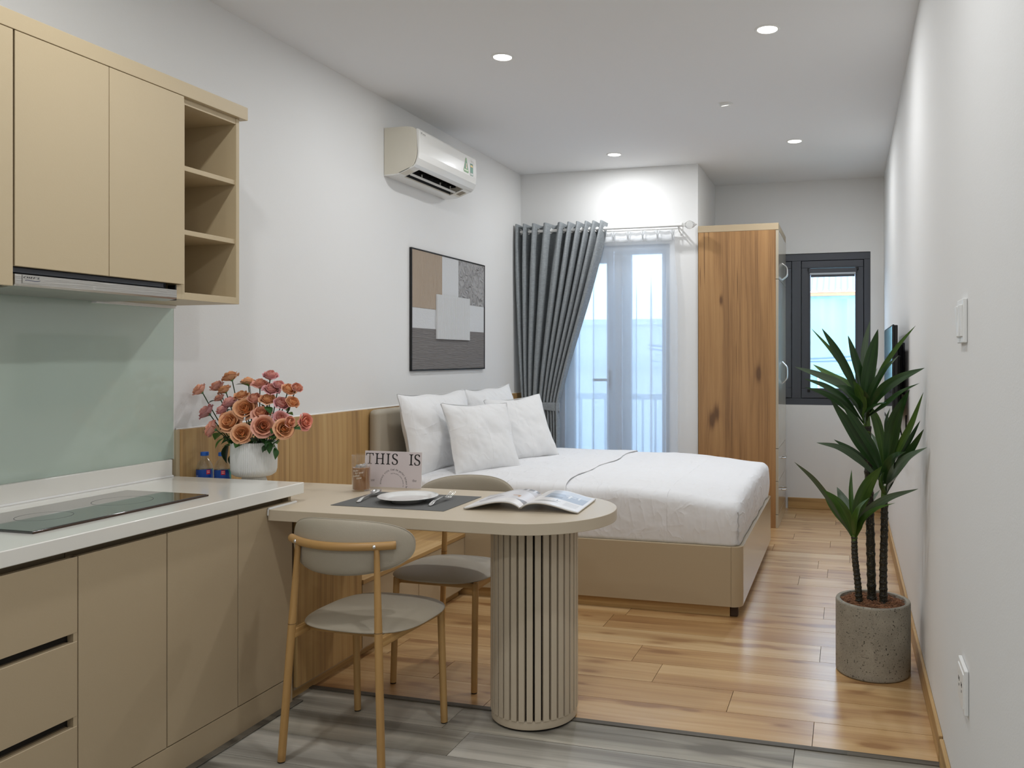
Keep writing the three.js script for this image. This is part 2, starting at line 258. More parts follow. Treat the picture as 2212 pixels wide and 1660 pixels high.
{ // alcove window: outer frame, hinged sash with clear pane, fixed sash mostly behind the wardrobe
  const w = struct('window_1', merge([box(-1.02, 0.192, 2.165, 2.228, -7.54, -7.475, 0.003), box(-1.02, 0.192, 0.905, 0.962, -7.54, -7.475, 0.003), box(0.138, 0.192, 0.962, 2.165, -7.54, -7.475, 0.003), box(-1.02, -0.966, 0.962, 2.165, -7.54, -7.475, 0.003), box(-0.468, -0.388, 0.962, 2.165, -7.54, -7.475, 0.003)]), M.anthracite);
  const sash = (x0, x1, gx0, gx1, y0, y1, gy0, gy1) => {
    const s = part(w, 'sash', [box(x0, x1, gy1, y1, -7.53, -7.468, 0.004), box(x0, x1, y0, gy0, -7.53, -7.468, 0.004), box(x0, gx0, gy0, gy1, -7.53, -7.468, 0.004), box(gx1, x1, gy0, gy1, -7.53, -7.468, 0.004)], M.anthracite);
    part(s, 'pane', box(gx0 - 0.005, gx1 + 0.005, gy0 - 0.005, gy1 + 0.005, -7.508, -7.502), M.clearGlass);
    part(s, 'glazing_bead', [box(gx0 - 0.012, gx1 + 0.012, gy1 - 0.004, gy1 + 0.010, -7.50, -7.462, 0.003), box(gx0 - 0.012, gx1 + 0.012, gy0 - 0.010, gy0 + 0.004, -7.50, -7.462, 0.003), box(gx0 - 0.012, gx0 + 0.003, gy0, gy1, -7.50, -7.462, 0.003), box(gx1 - 0.003, gx1 + 0.012, gy0, gy1, -7.50, -7.462, 0.003)], M.anthracite);
    return s;
  };
  part(w, 'gasket', [[-0.396, -0.380], [0.130, 0.146], [-0.476, -0.460], [-0.974, -0.958]].map(([a, b]) => box(a, b, 0.955, 2.172, -7.5385, -7.5315)).concat([[2.155, 2.171], [0.956, 0.972]].map(([a, b]) => box(-0.974, 0.146, a, b, -7.5385, -7.5315))), M.blackPlastic);
  const s = sash(-0.384, 0.134, -0.312, 0.069, 0.966, 2.161, 1.048, 2.10);
  part(s, 'window_handle', [box(-0.165, -0.075, 0.972, 0.992, -7.462, -7.448, 0.005), box(-0.105, -0.085, 0.94, 0.985, -7.45, -7.436, 0.005)], M.chrome, 'bright metal window handle');
  sash(-0.962, -0.472, -0.90, -0.535, 0.966, 2.161, 1.048, 2.10);
  for (const x of [-0.322, 0.082]) for (const y of [2.086, 1.03]) part(s, 'corner_clip', box(x - 0.011, x + 0.011, y - 0.012, y + 0.012, -7.462, -7.452, 0.002), M.blackPlastic);
  const b = thing('roller_blind', 'dark grey roller blind rolled up at the top of the alcove window pane', 'blind', [-0.12, 2.0, -7.45]);
  part(b, 'cassette', box(-0.322, 0.079, 2.052, 2.092, -7.462, -7.438, 0.006), M.anthracite);
  part(b, 'fabric', box(-0.305, 0.063, 2.018, 2.055, -7.46, -7.45, 0.002), M.anthracite);
  part(b, 'bottom_bar', box(-0.314, 0.071, 2.036, 2.056, -7.452, -7.44, 0.004), M.doorAlu, 'pale grey bottom bar');
}
{ // balcony door behind the curtains
  const d = struct('door_1', merge([box(-2.36, -1.37, 2.19, 2.235, -6.68, -6.60, 0.003), box(-1.415, -1.37, 0, 2.19, -6.68, -6.60, 0.003), box(-2.36, -2.315, 0, 2.19, -6.68, -6.60, 0.003)]), M.doorAlu);
  const leafOf = (x0, x1, gx0, gx1, gt) => {
    const l = part(d, 'door_leaf', [box(x0, x1, gt, 2.186, -6.665, -6.615, 0.004), box(x0, x1, 0.02, 0.16, -6.665, -6.615, 0.004), box(x0, gx0, 0.16, gt, -6.665, -6.615, 0.004), box(gx1, x1, 0.16, gt, -6.665, -6.615, 0.004)], M.doorAlu);
    part(l, 'pane', box(gx0 - 0.006, gx1 + 0.006, 0.155, gt + 0.005, -6.643, -6.637), M.frostGlass); return l;
  };
  leafOf(-1.848, -1.42, -1.705, -1.445, 2.165);
  const l = leafOf(-2.31, -1.856, -2.19, -1.912, 2.10);
  part(l, 'door_handle', [box(-1.905, -1.875, 1.06, 1.22, -6.615, -6.606, 0.003), turned(box(-0.13, 0.01, -0.011, 0.011, -0.008, 0.008, 0.005), 0, 0, 0, [-1.89, 1.135, -6.572]), turned(new THREE.CylinderGeometry(0.008, 0.008, 0.05, 12), Math.PI / 2, 0, 0, [-1.89, 1.135, -6.59])], M.channel, 'grey lever handle on its plate');
}
{ // what stands outside: balcony railing, tin-roofed house wall, cables
  const slab = struct('balcony_floor', box(-3.2, XA - 0.2, -0.2, -0.03, -7.75, -6.76), std({ color: 0xb4b4b0, roughness: 0.8 }));
  const rail = thing('balcony_railing', 'pale steel balcony railing outside the glazed door behind the sheer curtain', 'railing', [-2.2, -0.03, -7.5]);
  const railMat = std({ color: 0xa8b4c4, roughness: 0.5 });
  part(rail, 'top_rail', box(-3.2, -1.34, 0.93, 0.985, -7.53, -7.47, 0.008), railMat);
  part(rail, 'bottom_rail', box(-3.2, -1.34, 0.06, 0.09, -7.515, -7.485, 0.005), railMat);
  for (let i = 0; i < 16; i++) part(rail, 'bar', box(-3.15 + i * 0.12, -3.13 + i * 0.12, 0.09, 0.93, -7.51, -7.49, 0.004), railMat);
  const house = thing('neighbour_house', 'pale turquoise house wall with tin roof seen through the alcove window', 'building', [0.6, -3, -10.2]);
  const teal = std({ map: scaled(tex(512, 512, (u, v) => { const n = fbm(u * 6, v * 4, 4, 121), d = noise(u * 50, v * 2, 123); return mix3([0.42, 0.58, 0.59], [0.54, 0.68, 0.69], n * 0.7 + d * 0.3); }), 2, 2), roughness: 0.85 });
  part(house, 'wall', box(-1.0, 3.5, -3, 2.04, -10.4, -10.0), teal);
  part(house, 'eave_board', box(-1.1, 3.6, 2.035, 2.075, -10.02, -9.94), std({ color: 0xc98e6c, roughness: 0.8 }), 'terracotta eave board');
  const roofSheet = sheet(420, 2, (u, v) => { const x = -1.1 + 4.7 * u, w = Math.max(0, Math.sin(x * 2 * Math.PI / 0.135)); return [x, 2.082 + 0.045 * w ** 0.6 + v * 0.75, -9.88 - v * 1.6]; }, 0.004);
  part(house, 'roof', roofSheet, std({ color: 0x76818f, roughness: 0.6, metalness: 0.1 }), 'corrugated tin roof');
  part(house, 'drainpipe', tube([[-0.52, 1.14, -9.97], [-0.33, 1.14, -9.97], [-0.325, 1.12, -9.97], [-0.325, -2, -9.97]], 0.012, 40, 8), std({ color: 0xc7d7d8, roughness: 0.6 }));
  const house2 = thing('neighbour_house', 'white house wall across the lane behind the balcony railing', 'building', [-3.2, -3, -10.6]);
  part(house2, 'wall', box(-6, -1.15, -3, 1.75, -11.0, -10.6), std({ color: 0xb7bec6, roughness: 0.85 }));
  part(house2, 'parapet', box(-6.05, -1.1, 1.75, 1.82, -11.05, -10.55), std({ color: 0xb6c1cb, roughness: 0.8 }));
  part(house2, 'ledge', box(-6, -1.15, 1.2, 1.26, -10.62, -10.52), std({ color: 0xaab6c2, roughness: 0.8 }));
  struct('ground', box(-14, 14, -3.2, -3, -30, -7.9), std({ color: 0x9a9a96, roughness: 0.9 }));
  const cable = (label, y, sag, r, z) => { const c = thing('cable', label, 'cable', [0, y, z], 'cables outside the alcove window'); part(c, 'strand', tube([[-2.2, y + 0.12, z], [-0.8, y - sag * 0.6, z], [0.2, y, z], [1.8, y + 0.22, z]], r, 40, 6), std({ color: 0x5b6f93, roughness: 0.7 })); };
  cable('upper of the two thick cables crossing the alcove window view', 1.345, 0.06, 0.013, -9.3);
  cable('lower of the two thick cables crossing the alcove window view', 1.30, 0.03, 0.011, -9.3);
  cable('thin cable sagging low across the alcove window view', 1.17, 0.10, 0.004, -9.2);
}

// ---------------------------------------------------------------- kitchen
{
  const XF = -2.04, T = 0.018, GAP = 0.0014, CT = 0.795;
  const doorFront = (o, name, y0, y1, z0, z1) => part(o, name, box(XF - T, XF, y0, y1, z0 + GAP, z1 - GAP, 0.0015, 'y'), M.beigeBase);
  const carcass = (o, z0, z1) => { part(o, 'carcass', [box(-2.64, XF - 0.022, 0.10, 0.74, z0 + 0.001, z1 - 0.001)], M.dark); part(o, 'grip_channel', [box(XF - 0.045, XF - 0.02, 0.735, 0.755, z0, z1, 0.002, 'z'), box(XF - 0.06, XF - 0.045, 0.735, CT, z0, z1, 0.002, 'z')], M.channel); };
  const dr = thing('base_cabinet', 'beige base cabinet with a stack of three handleless drawers', 'cabinet', [-2.34, 0.10, -1.51]);
  carcass(dr, -1.812, -1.21);
  for (const [y0, y1] of [[0.563, 0.772], [0.333, 0.539], [0.104, 0.306]]) doorFront(dr, 'drawer', y0, y1, -1.813, -1.21);
  for (const y of [0.551, 0.32]) part(dr, 'grip_channel', [box(XF - 0.05, XF - 0.03, y - 0.014, y + 0.013, -1.79, -1.23, 0.002, 'z'), box(XF - 0.03, XF - 0.012, y - 0.014, y - 0.01, -1.79, -1.23)], M.channel);
  part(dr, 'side_cheek', box(XF - 0.03, XF - 0.001, 0.10, 0.772, -1.8125, -1.80), M.beigeBase);
  const labels = ['beige base cabinet door unit directly beside the three-drawer unit', 'beige base cabinet door unit between two other handleless door units', 'beige base cabinet door unit that meets the dining tabletop'];
  [[-2.126, -1.814], [-2.441, -2.127], [-2.736, -2.442]].forEach(([z0, z1], i) => {
    const c = thing('base_cabinet', labels[i], 'cabinet', [-2.34, 0.10, (z0 + z1) / 2]); carcass(c, z0, z1); doorFront(c, 'door', 0.104, 0.772, z0, z1);
    if (i === 2) part(c, 'end_panel', box(-2.64, XF - T - 0.001, 0.0, CT, -2.752, -2.7365, 0.001, 'y'), M.beigeBase);
  });
  const pl = thing('plinth_board', 'long beige plinth board along the foot of the base cabinets', 'plinth', [-2.05, 0, -1.97]);
  part(pl, 'board', box(XF - T, XF - 0.0005, 0.0, 0.101, -2.736, -1.21, 0.001, 'z'), M.beigeBase);
  part(pl, 'floor_trim', box(XF - 0.001, XF + 0.03, 0.0, 0.006, -2.76, -1.21, 0.002, 'x'), M.strip, 'grey strip on the floor');

  const ct = thing('countertop', 'glossy white quartz countertop with a low upstand along the wall', 'countertop', [-2.33, CT, -2.0]);
  part(ct, 'slab', box(-2.645, -2.02, CT, 0.838, -2.78, -1.21, 0.003), M.quartz);
  part(ct, 'upstand', box(-2.647, -2.622, 0.838, 0.908, -2.762, -1.21, 0.005), M.quartz);
  part(ct, 'silicone_bead', taper([[-2.62, 0.841, -1.21], [-2.62, 0.841, -2.76]], () => 0.005, 4, 6), M.silicone);
  const bs = thing('splashback', 'mint green glass splashback between countertop and wall cabinets', 'splashback', [-2.645, 0.908, -2.0]);
  part(bs, 'glass_panel', box(-2.648, -2.64, 0.908, 1.535, -2.785, -1.21, 0.001), M.mint);
  part(bs, 'silicone_bead', [box(-2.648, -2.639, 0.905, 1.535, -2.79, -2.785, 0.002)], M.silicone);

  const hob = thing('induction_hob', 'black glass induction hob set into the white countertop', 'hob', [-2.31, 0.838, -2.13]);
  part(hob, 'glass_plate', box(-2.485, -2.137, 0.838, 0.8455, -2.405, -1.76, 0.003), M.hob);
  for (const [x, z, r] of [[-2.31, -2.22, 0.09], [-2.31, -1.94, 0.075]]) part(hob, 'zone_ring', turned(new THREE.RingGeometry(r - 0.0015, r, 64), -Math.PI / 2, 0, 0, [x, 0.8458, z]), std({ color: 0x55585a, roughness: 0.4, side: THREE.DoubleSide }));
  part(hob, 'trim', [box(-2.488, -2.134, 0.838, 0.8435, -2.408, -2.404, 0.001), box(-2.138, -2.134, 0.838, 0.8435, -2.405, -1.76, 0.001)], M.darkWood);

  // wall cabinets
  const UF = -2.315, y0 = 1.53, y1 = 2.262;
  const up = (label, z0, z1, ds) => {
    const c = thing('wall_cabinet', label, 'cabinet', [-2.48, 1.58, (z0 + z1) / 2]);
    part(c, 'carcass', box(-2.645, UF - 0.003, 1.60, y1, z0 + 0.001, z1 - 0.001), M.beige);
    ds.forEach(([a, b, lo]) => part(c, 'door', box(UF - 0.001, UF + 0.017, lo, y1 - 0.002, a + GAP, b - GAP, 0.0015, 'y'), M.beige)); return c;
  };
  up('two-door beige wall cabinet directly above the steel range hood', -2.475, -1.838, [[-2.475, -2.157, 1.583], [-2.157, -1.838, 1.583]]);
  const lc = up('beige wall cabinet cut by the frame edge beside the hood cabinet', -1.835, -1.21, [[-1.835, -1.21, 1.525]]);
  part(lc, 'bottom_panel', box(-2.645, UF - 0.003, 1.53, 1.60, -1.835, -1.21, 0.001, 'z'), M.beige);
  const sh = thing('open_shelf_unit', 'open beige wall shelf with three empty niches at the end of the wall cabinets', 'shelf', [-2.48, y0, -2.62]);
  const SZ0 = -2.776, SZ1 = -2.477;
  part(sh, 'back_panel', box(-2.645, -2.635, y0, y1, SZ0, SZ1), M.beige);
  part(sh, 'side_panel', box(-2.645, UF, y0, y1, SZ0, SZ0 + 0.017, 0.001, 'y'), M.beige);
  part(sh, 'side_panel', box(-2.645, UF, y0, y1, SZ1 - 0.017, SZ1, 0.001, 'y'), M.beige);
  part(sh, 'hood_cheek', box(-2.645, UF, y0, 1.582, SZ1, SZ1 + 0.022, 0.001, 'y'), M.beige);
  part(sh, 'top_panel', box(-2.64, UF - 0.002, 2.238, y1, SZ0 + 0.017, SZ1 - 0.017, 0.001, 'z'), M.beige);
  part(sh, 'bottom_panel', box(-2.64, UF, y0, 1.556, SZ0 + 0.017, SZ1 - 0.017, 0.001, 'z'), M.beige);
  for (const y of [2.000, 1.767]) part(sh, 'shelf_board', box(-2.636, UF - 0.006, y, y + 0.018, SZ0 + 0.017, SZ1 - 0.017, 0.001, 'z'), M.beige);
  part(sh, 'back_lip', box(-2.64, -2.615, 1.518, y0, -2.776, -2.40, 0.002), M.silicone, 'white lip along the wall');
  const co = thing('cornice_board', 'long beige cornice board running along the top of the wall cabinets', 'cornice', [-2.3, y1, -2.0]);
  part(co, 'front_board', box(UF - 0.02, UF + 0.018, y1, 2.313, -2.804, -1.21, 0.0015, 'z'), M.beige);
  part(co, 'top_board', box(-2.645, UF - 0.02, 2.29, 2.313, -2.804, -1.21, 0.001, 'z'), M.beige);

  const hood = thing('range_hood', 'slim stainless steel range hood tucked under the wall cabinet', 'range hood', [-2.45, 1.52, -2.13]);
  part(hood, 'body', [box(-2.62, -2.345, 1.528, 1.596, -2.44, -1.842, 0.003), box(-2.345, -2.318, 1.566, 1.582, -2.40, -1.842, 0.002)], M.anthracite);
  const fas = extrude([[0, 0], [0.045, 0.006], [0.05, 0.012], [0.05, 0.04], [0, 0.043]], 0.602, 0.0015); turned(fas, 0, 0, 0, [-2.352, 1.521, -2.444]);
  part(hood, 'front_panel', uvMetres(fas, 'z'), M.steel, 'brushed steel front with a printed logo');
  part(hood, 'end_bracket', box(-2.345, -2.312, 1.524, 1.579, -2.453, -2.4465, 0.001), M.blackPlastic);
  const logo = canvasTex(512, 256, (g, w, h) => { g.fillStyle = '#b9b6b0'; g.fillRect(0, 0, w, h); g.fillStyle = '#14161d'; g.font = 'italic bold 104px sans-serif'; g.save(); g.scale(1.25, 0.8); g.fillText("CHEF'S", 8, 128); g.restore(); g.strokeStyle = '#1c2a55'; g.lineWidth = 16; g.beginPath(); g.moveTo(70, 165); g.bezierCurveTo(170, 120, 260, 215, 460, 150); g.stroke(); });
  const lg = new THREE.PlaneGeometry(0.062, 0.024); lg.applyMatrix4(new THREE.Matrix4().makeRotationY(Math.PI / 2)); lg.translate(-2.3008, 1.548, -1.895);
  part(hood, 'logo', lg, std({ map: logo, roughness: 0.3, metalness: 0.85 }), 'dark slanted lettering over a swoosh');
  part(hood, 'filter', box(-2.61, -2.36, 1.523, 1.528, -2.43, -1.85, 0.001), M.steel);
}

// ---------------------------------------------------------------- dining peninsula
const TT = 0.764, TC = [-1.115, -2.895], TR = 0.305;
{
  const t = thing('dining_table', 'beige peninsula dining table with rounded end on a fluted round pedestal', 'table', [TC[0], 0, TC[1]]);
  const s = new THREE.Shape(); s.moveTo(-2.035, -(TC[1] + TR)); s.lineTo(TC[0], -(TC[1] + TR)); s.absarc(TC[0], -TC[1], TR, -Math.PI / 2, Math.PI / 2, false); s.lineTo(-2.625, -(TC[1] - TR)); s.lineTo(-2.625, 2.756); s.lineTo(-2.035, 2.756); s.closePath();
  const top = new THREE.ExtrudeGeometry(s, { depth: 0.037, bevelEnabled: true, bevelSize: 0.0015, bevelOffset: -0.0015, bevelThickness: 0.0015, bevelSegments: 2, curveSegments: 48 }); top.rotateX(-Math.PI / 2); top.translate(0, TT - 0.0385, 0);
  part(t, 'tabletop', uvMetres(top), M.beigeTable);
  part(t, 'silicone_bead', [taper([[-2.035, TT + 0.001, -2.592], [-2.035, TT + 0.001, -2.75]], () => 0.006, 4, 6), taper([[-2.035, TT, -2.592], [-2.036, TT - 0.022, -2.591]], () => 0.004, 4, 6)], M.silicone, 'white sealant bead against the cabinet');
  const ped = part(t, 'pedestal', lathe([[0, 0.02], [0.145, 0.02], [0.145, 0.7255], [0, 0.7255]], 96, [TC[0], 0, TC[1]]), std({ color: 0x140e07, roughness: 0.8 }), 'dark core behind the slats');
  part(t, 'foot_ring', lathe([[0, 0.006], [0.155, 0.006], [0.158, 0.009], [0.158, 0.033], [0.155, 0.036], [0.14, 0.036]], 96, [TC[0], 0, TC[1]]), M.beigeTable);
  part(t, 'foot_pad', lathe([[0, 0], [0.15, 0], [0.15, 0.007], [0, 0.007]], 64, [TC[0], 0, TC[1]]), M.rubber);
  const N = 34, sl = new RoundedBoxGeometry(0.0215, 0.690, 0.017, 2, 0.0015);
  for (let i = 0; i < N; i++) { const a = (i + 0.4) / N * 2 * Math.PI, g = sl.clone(); turned(g, 0, a, 0, [TC[0] + Math.sin(a) * 0.1525, 0.3805, TC[1] + Math.cos(a) * 0.1525]); part(ped, 'slat', g, M.beigeTable); }

  const c = thing('side_cabinet', 'oak-faced cabinet under the wall end of the dining table', 'cabinet', [-2.34, 0, -2.985]);
  part(c, 'front_panel', box(-2.058, -2.04, 0.046, 0.7245, -3.21, -2.765, 0.001, 'y'), M.panelOak);
  part(c, 'carcass', box(-2.62, -2.06, 0.03, 0.7245, -3.205, -2.77), M.beigeBase);
  part(c, 'plinth', box(-2.62, -2.065, 0, 0.046, -3.205, -2.757, 0.001, 'z'), M.panelOak);
  const b = thing('bench', 'low bench cabinet with oak top and beige front between table and bed', 'bench', [-2.34, 0, -3.71]);
  part(b, 'top_board', box(-2.62, -2.034, 0.327, 0.347, -4.22, -3.213, 0.002, 'z'), M.panelOak, 'oak top board');
  for (const [z0, z1] of [[-3.71, -3.214], [-4.22, -3.713]]) part(b, 'drawer_front', box(-2.058, -2.04, 0.046, 0.325, z0 + 0.001, z1 - 0.001, 0.001, 'z'), M.beigeBase);
  part(b, 'carcass', box(-2.62, -2.06, 0.03, 0.326, -4.219, -3.214), M.beigeBase);
  part(b, 'plinth', box(-2.62, -2.075, 0, 0.046, -4.219, -3.214, 0.001, 'z'), M.panelOak);
}

// ---------------------------------------------------------------- chairs
function makeChair(label) {
  const t = thing('dining_chair', label, 'chair', [0, 0, 0], undefined, true);
  const seat = cushion(0.214, 0.207, 3.0, 0.036, 0.022, 2.4, 0.62, 16, 64); turned(seat, -Math.PI / 2, 0, 0, [0.011, 0.432, -0.035]);
  part(t, 'seat', seat, M.leather);
  const bend = (x) => 0.190 - 1.9 * x * x;
  const back = cushion(0.232, 0.088, 2.5, 0.022, 0.024, 3.2, 0.5, 14, 72, ([x, y, z]) => [x, y + 0.709, bend(x) + z - 0.06 * y + 0.0]);
  part(t, 'backrest', back, M.leather);
  const seamPts = []; for (let i = 0; i <= 48; i++) { const a = i / 48 * 2 * Math.PI, c = Math.cos(a), s = Math.sin(a), r = (Math.abs(c) ** 2.5 + Math.abs(s) ** 2.5) ** (-1 / 2.5); const x = 0.2318 * r * c, y = 0.0878 * r * s; if (i < 48) seamPts.push([x, y + 0.709, bend(x) - 0.06 * y]); }
  part(t, 'piping', tube(seamPts, 0.0025, 120, 6, true), M.leather);
  const railPts = []; for (let i = 0; i <= 16; i++) { const x = -0.197 + 0.394 * i / 16; railPts.push([x, 0.718, bend(x) + 0.031]); }
  const rail = part(t, 'rail', taper(railPts, () => 0.0135, 40, 14), M.chairWood);
  for (const s of [-1, 1]) part(rail, 'bolt', turned(new THREE.SphereGeometry(0.0065, 14, 10), 0, 0, 0, [s * 0.147, 0.719, bend(0.147) + 0.045]), M.chrome);
  const zt = bend(0.147) + 0.03;
  for (const s of [-1, 1]) {
    const r = part(t, 'leg', taper([[s * 0.186, 0.004, 0.213], [s * 0.161, 0.455, lerp(0.213, zt, 0.637)], [s * 0.147, 0.712, zt]], (u) => u < 0.62 ? 0.0128 : lerp(0.0128, 0.0088, (u - 0.62) / 0.38), 30, 14), M.chairWood);
    part(r, 'joint_ring', turned(new THREE.TorusGeometry(0.0128, 0.0006, 6, 24), Math.PI / 2, 0, 0, [s * 0.1614, 0.448, lerp(0.213, zt, 0.628)]), M.darkWood);
    part(r, 'foot_cap', turned(new THREE.CylinderGeometry(0.0122, 0.0115, 0.006, 16), 0, 0, 0, [s * 0.186, 0.003, 0.213]), M.rubber);
    const f = part(t, 'leg', taper([[s * 0.180, 0.004, -0.205], [s * 0.176, 0.425, -0.186]], () => 0.0126, 6, 14), M.chairWood);
    part(f, 'foot_cap', turned(new THREE.CylinderGeometry(0.0122, 0.0115, 0.006, 16), 0, 0, 0, [s * 0.180, 0.003, -0.205]), M.rubber);
    const bar = box(-0.010, 0.010, -0.017, 0.015, -0.185, 0.190, 0.004, 'z'); bar.applyMatrix4(new THREE.Matrix4().makeRotationY(-s * 0.033)); bar.translate(s * 0.168, 0.415, 0.0);
    part(t, 'side_rail', bar, M.chairWood);
  }
  const crossbar = (z) => box(-0.17, 0.17, 0.40, 0.422, z - 0.01, z + 0.01, 0.003, 'x');
  part(t, 'cross_rail', crossbar(-0.165), M.chairWood); part(t, 'cross_rail', crossbar(0.10), M.chairWood);
  return t;
}
{
  const a = makeChair('beige padded dining chair with its rounded backrest and wooden rail facing us'); a.position.set(-1.586, 0, -2.535); a.rotation.y = -0.02;
  const b = a.clone(); b.name = numbered('dining_chair'); b.position.set(-1.588, 0, -3.215); b.rotation.y = Math.PI - 0.015; b.userData = { ...a.userData, label: 'beige padded dining chair on the bed side of the table, facing the kitchen floor' }; scene.add(b);
  a.userData.group = b.userData.group = 'dining chairs at the peninsula table';
}

// ---------------------------------------------------------------- on the table
{
  const p = thing('placemat', 'dark grey woven placemat under the white plate', 'placemat', [-1.635, TT, -2.885]);
  part(p, 'cloth', box(-1.868, -1.40, TT, TT + 0.002, -3.052, -2.728, 0.0008), M.mat);
  const pl = thing('plate', 'round white dinner plate on the grey placemat', 'plate', [-1.628, TT + 0.002, -2.878]);
  const prof = [[0, 0.003], [0.058, 0.003], [0.060, 0.0], [0.064, 0.0], [0.067, 0.004], [0.094, 0.0155], [0.113, 0.0195], [0.1155, 0.021], [0.1145, 0.0225], [0.094, 0.0185], [0.079, 0.0125], [0.071, 0.0095], [0, 0.0085]];
  part(pl, 'dish', lathe(prof, 96, [-1.628, TT + 0.0022, -2.878]), M.china);
  // cutlery: outline half-width w(s), height y(s), bowl depth d(s) along the length
  const cutlery = (L, w, y, d) => sheet(12, 48, (u, v) => { const s = v, c = u * 2 - 1; return [c * w(s), y(s) + d(s) * c * c, -s * L]; }, 0.0016);
  const key = (pts) => (s) => { for (let i = 1; i < pts.length; i++) if (s <= pts[i][0]) { const t = smooth(pts[i - 1][0], pts[i][0], s); return lerp(pts[i - 1][1], pts[i][1], t); } return pts[pts.length - 1][1]; };
  const spoonW = (s) => s < 0.68 ? key([[0, 0.004], [0.06, 0.0085], [0.35, 0.0045], [0.62, 0.0035], [0.68, 0.0042]])(s) : Math.max(0.0006, 0.0205 * Math.sqrt(Math.max(0, 1 - ((s - 0.84) / 0.162) ** 2)) * 0.98 + 0.0004);
  const sp = thing('spoon', 'stainless steel table spoon resting its bowl beside the plate', 'spoon', [-1.79, TT + 0.002, -2.79], undefined, true);
  part(sp, 'blade', cutlery(0.195, spoonW, key([[0, 0.003], [0.3, 0.013], [0.6, 0.014], [0.7, 0.012], [0.84, 0.007], [1, 0.016]]), (s) => s > 0.69 ? 0.0075 * Math.sin(Math.PI * clamp((s - 0.69) / 0.31)) : -0.001), M.chrome);
  sp.rotation.set(0.02, 0.12, 0, 'YXZ'); sp.position.set(-1.795, TT + 0.0035, -2.792);
  const fk = thing('fork', 'stainless steel fork with four tines resting on the placemat', 'fork', [0, 0, 0], undefined, true);
  part(fk, 'handle', cutlery(0.135, key([[0, 0.0045], [0.08, 0.0095], [0.5, 0.0052], [0.8, 0.0036], [0.93, 0.011], [1, 0.0125]]), key([[0, 0.003], [0.35, 0.014], [0.75, 0.016], [1, 0.006]]), () => -0.001), M.chrome);
  for (let i = 0; i < 4; i++) { const x = (i - 1.5) * 0.0074; part(fk, 'tine', taper([[x * 0.95, 0.0055, -0.134], [x, 0.006, -0.150], [x * 1.02, 0.011, -0.168], [x * 1.02, 0.020, -0.186]], (u) => lerp(0.0021, 0.0011, u), 10, 8), M.chrome); }
  fk.rotation.set(0.03, -0.03, 0, 'YXZ'); fk.position.set(-1.497, TT + 0.0035, -2.80);

  const cup = thing('coffee_glass', 'tall glass of milky iced coffee standing on the table', 'glass', [-1.953, TT, -3.068]);
  const cx = -1.953, cz = -3.068, R = 0.0385;
  part(cup, 'tumbler', lathe([[0, 0.001], [R - 0.003, 0.001], [R, 0.004], [R + 0.001, 0.149], [R - 0.0005, 0.150], [R - 0.002, 0.148], [R - 0.0025, 0.007], [0, 0.006]], 56, [cx, TT, cz]), M.cup);
  part(cup, 'coffee', lathe([[0, 0.0065], [R - 0.0029, 0.0075], [R - 0.0027, 0.096], [R - 0.006, 0.0985], [0, 0.097]], 56, [cx, TT, cz]), M.coffee);
  const Rg = rngOf(8); for (let i = 0; i < 4; i++) { const a = 0.5 + i * 1.6; const g = new RoundedBoxGeometry(0.021, 0.019, 0.021, 2, 0.004); turned(g, Rg(), Rg() * 3, Rg() * 0.6, [cx + Math.cos(a) * 0.014, TT + 0.096 + Rg() * 0.004, cz + Math.sin(a) * 0.014]); part(cup, 'ice_cube', g, M.crystal); }
  const scr = canvasTex(512, 512, (g, w, h) => { g.clearRect(0, 0, w, h); g.strokeStyle = '#f3ead9'; g.lineWidth = 7; g.font = 'italic 96px serif'; g.fillStyle = '#f3ead9'; g.save(); g.rotate(-0.12); g.fillText('Make', 40, 150); g.fillText('for you', 130, 250); g.fillText('Coffee', 20, 360); g.fillText('time', 170, 460); g.restore(); });
  const lab = new THREE.CylinderGeometry(R + 0.0014, R + 0.0014, 0.052, 24, 1, true, -0.55, 1.35); lab.translate(cx, TT + 0.071, cz);
  part(cup, 'lettering', lab, std({ map: scr, transparent: true, alphaTest: 0.4, roughness: 0.5 }), 'white handwritten lettering');

  const card = thing('poster_card', 'pale pink standing card with large black serif lettering', 'card', [-1.862, TT, -3.185], undefined, true);
  const ct = canvasTex(1400, 780, (g, w, h) => {
    g.fillStyle = '#ddd2d3'; g.fillRect(0, 0, w, h); g.fillStyle = '#161313'; g.textAlign = 'center';
    g.font = '335px serif'; for (const [c, x] of [['T', 120], ['H', 372], ['I', 578], ['S', 745], ['I', 1142], ['S', 1290]]) g.fillText(c, x, 285);
    g.font = '70px serif'; g.fillText('just', 195, 660); g.fillText('the', 1233, 640);
    const arc = (txt, r, px, a0, step) => { g.font = px + 'px serif'; for (let i = 0; i < txt.length; i++) { const a = a0 + i * step; g.save(); g.translate(724 + Math.sin(a) * r, 715 - Math.cos(a) * r); g.rotate(a); g.fillText(txt[i], 0, 0); g.restore(); } };
    arc('accuracy style', 305, 54, -1.55, 0.088); arc('find the perfect balance between', 305, 54, -0.22, 0.076); arc('find the perfect balance between the', 232, 30, -0.30, 0.058);
  });
  const face = new THREE.PlaneGeometry(0.272, 0.152); face.translate(0, 0.0775, 0.0016);
  part(card, 'board', box(-0.136, 0.136, 0.001, 0.154, -0.0014, 0.0014, 0.0005), M.paper);
  part(card, 'printed_face', face, std({ map: ct, roughness: 0.6 }), 'black lettering and a ring of small text');
  card.rotation.set(-0.06, 0.0, 0); card.position.set(-1.866, TT, -3.168);

  // open magazine: two page blocks curving down to the spine
  const mg = thing('magazine', 'open interiors magazine lying face up at the rounded table end', 'magazine', [0, 0, 0], undefined, true);
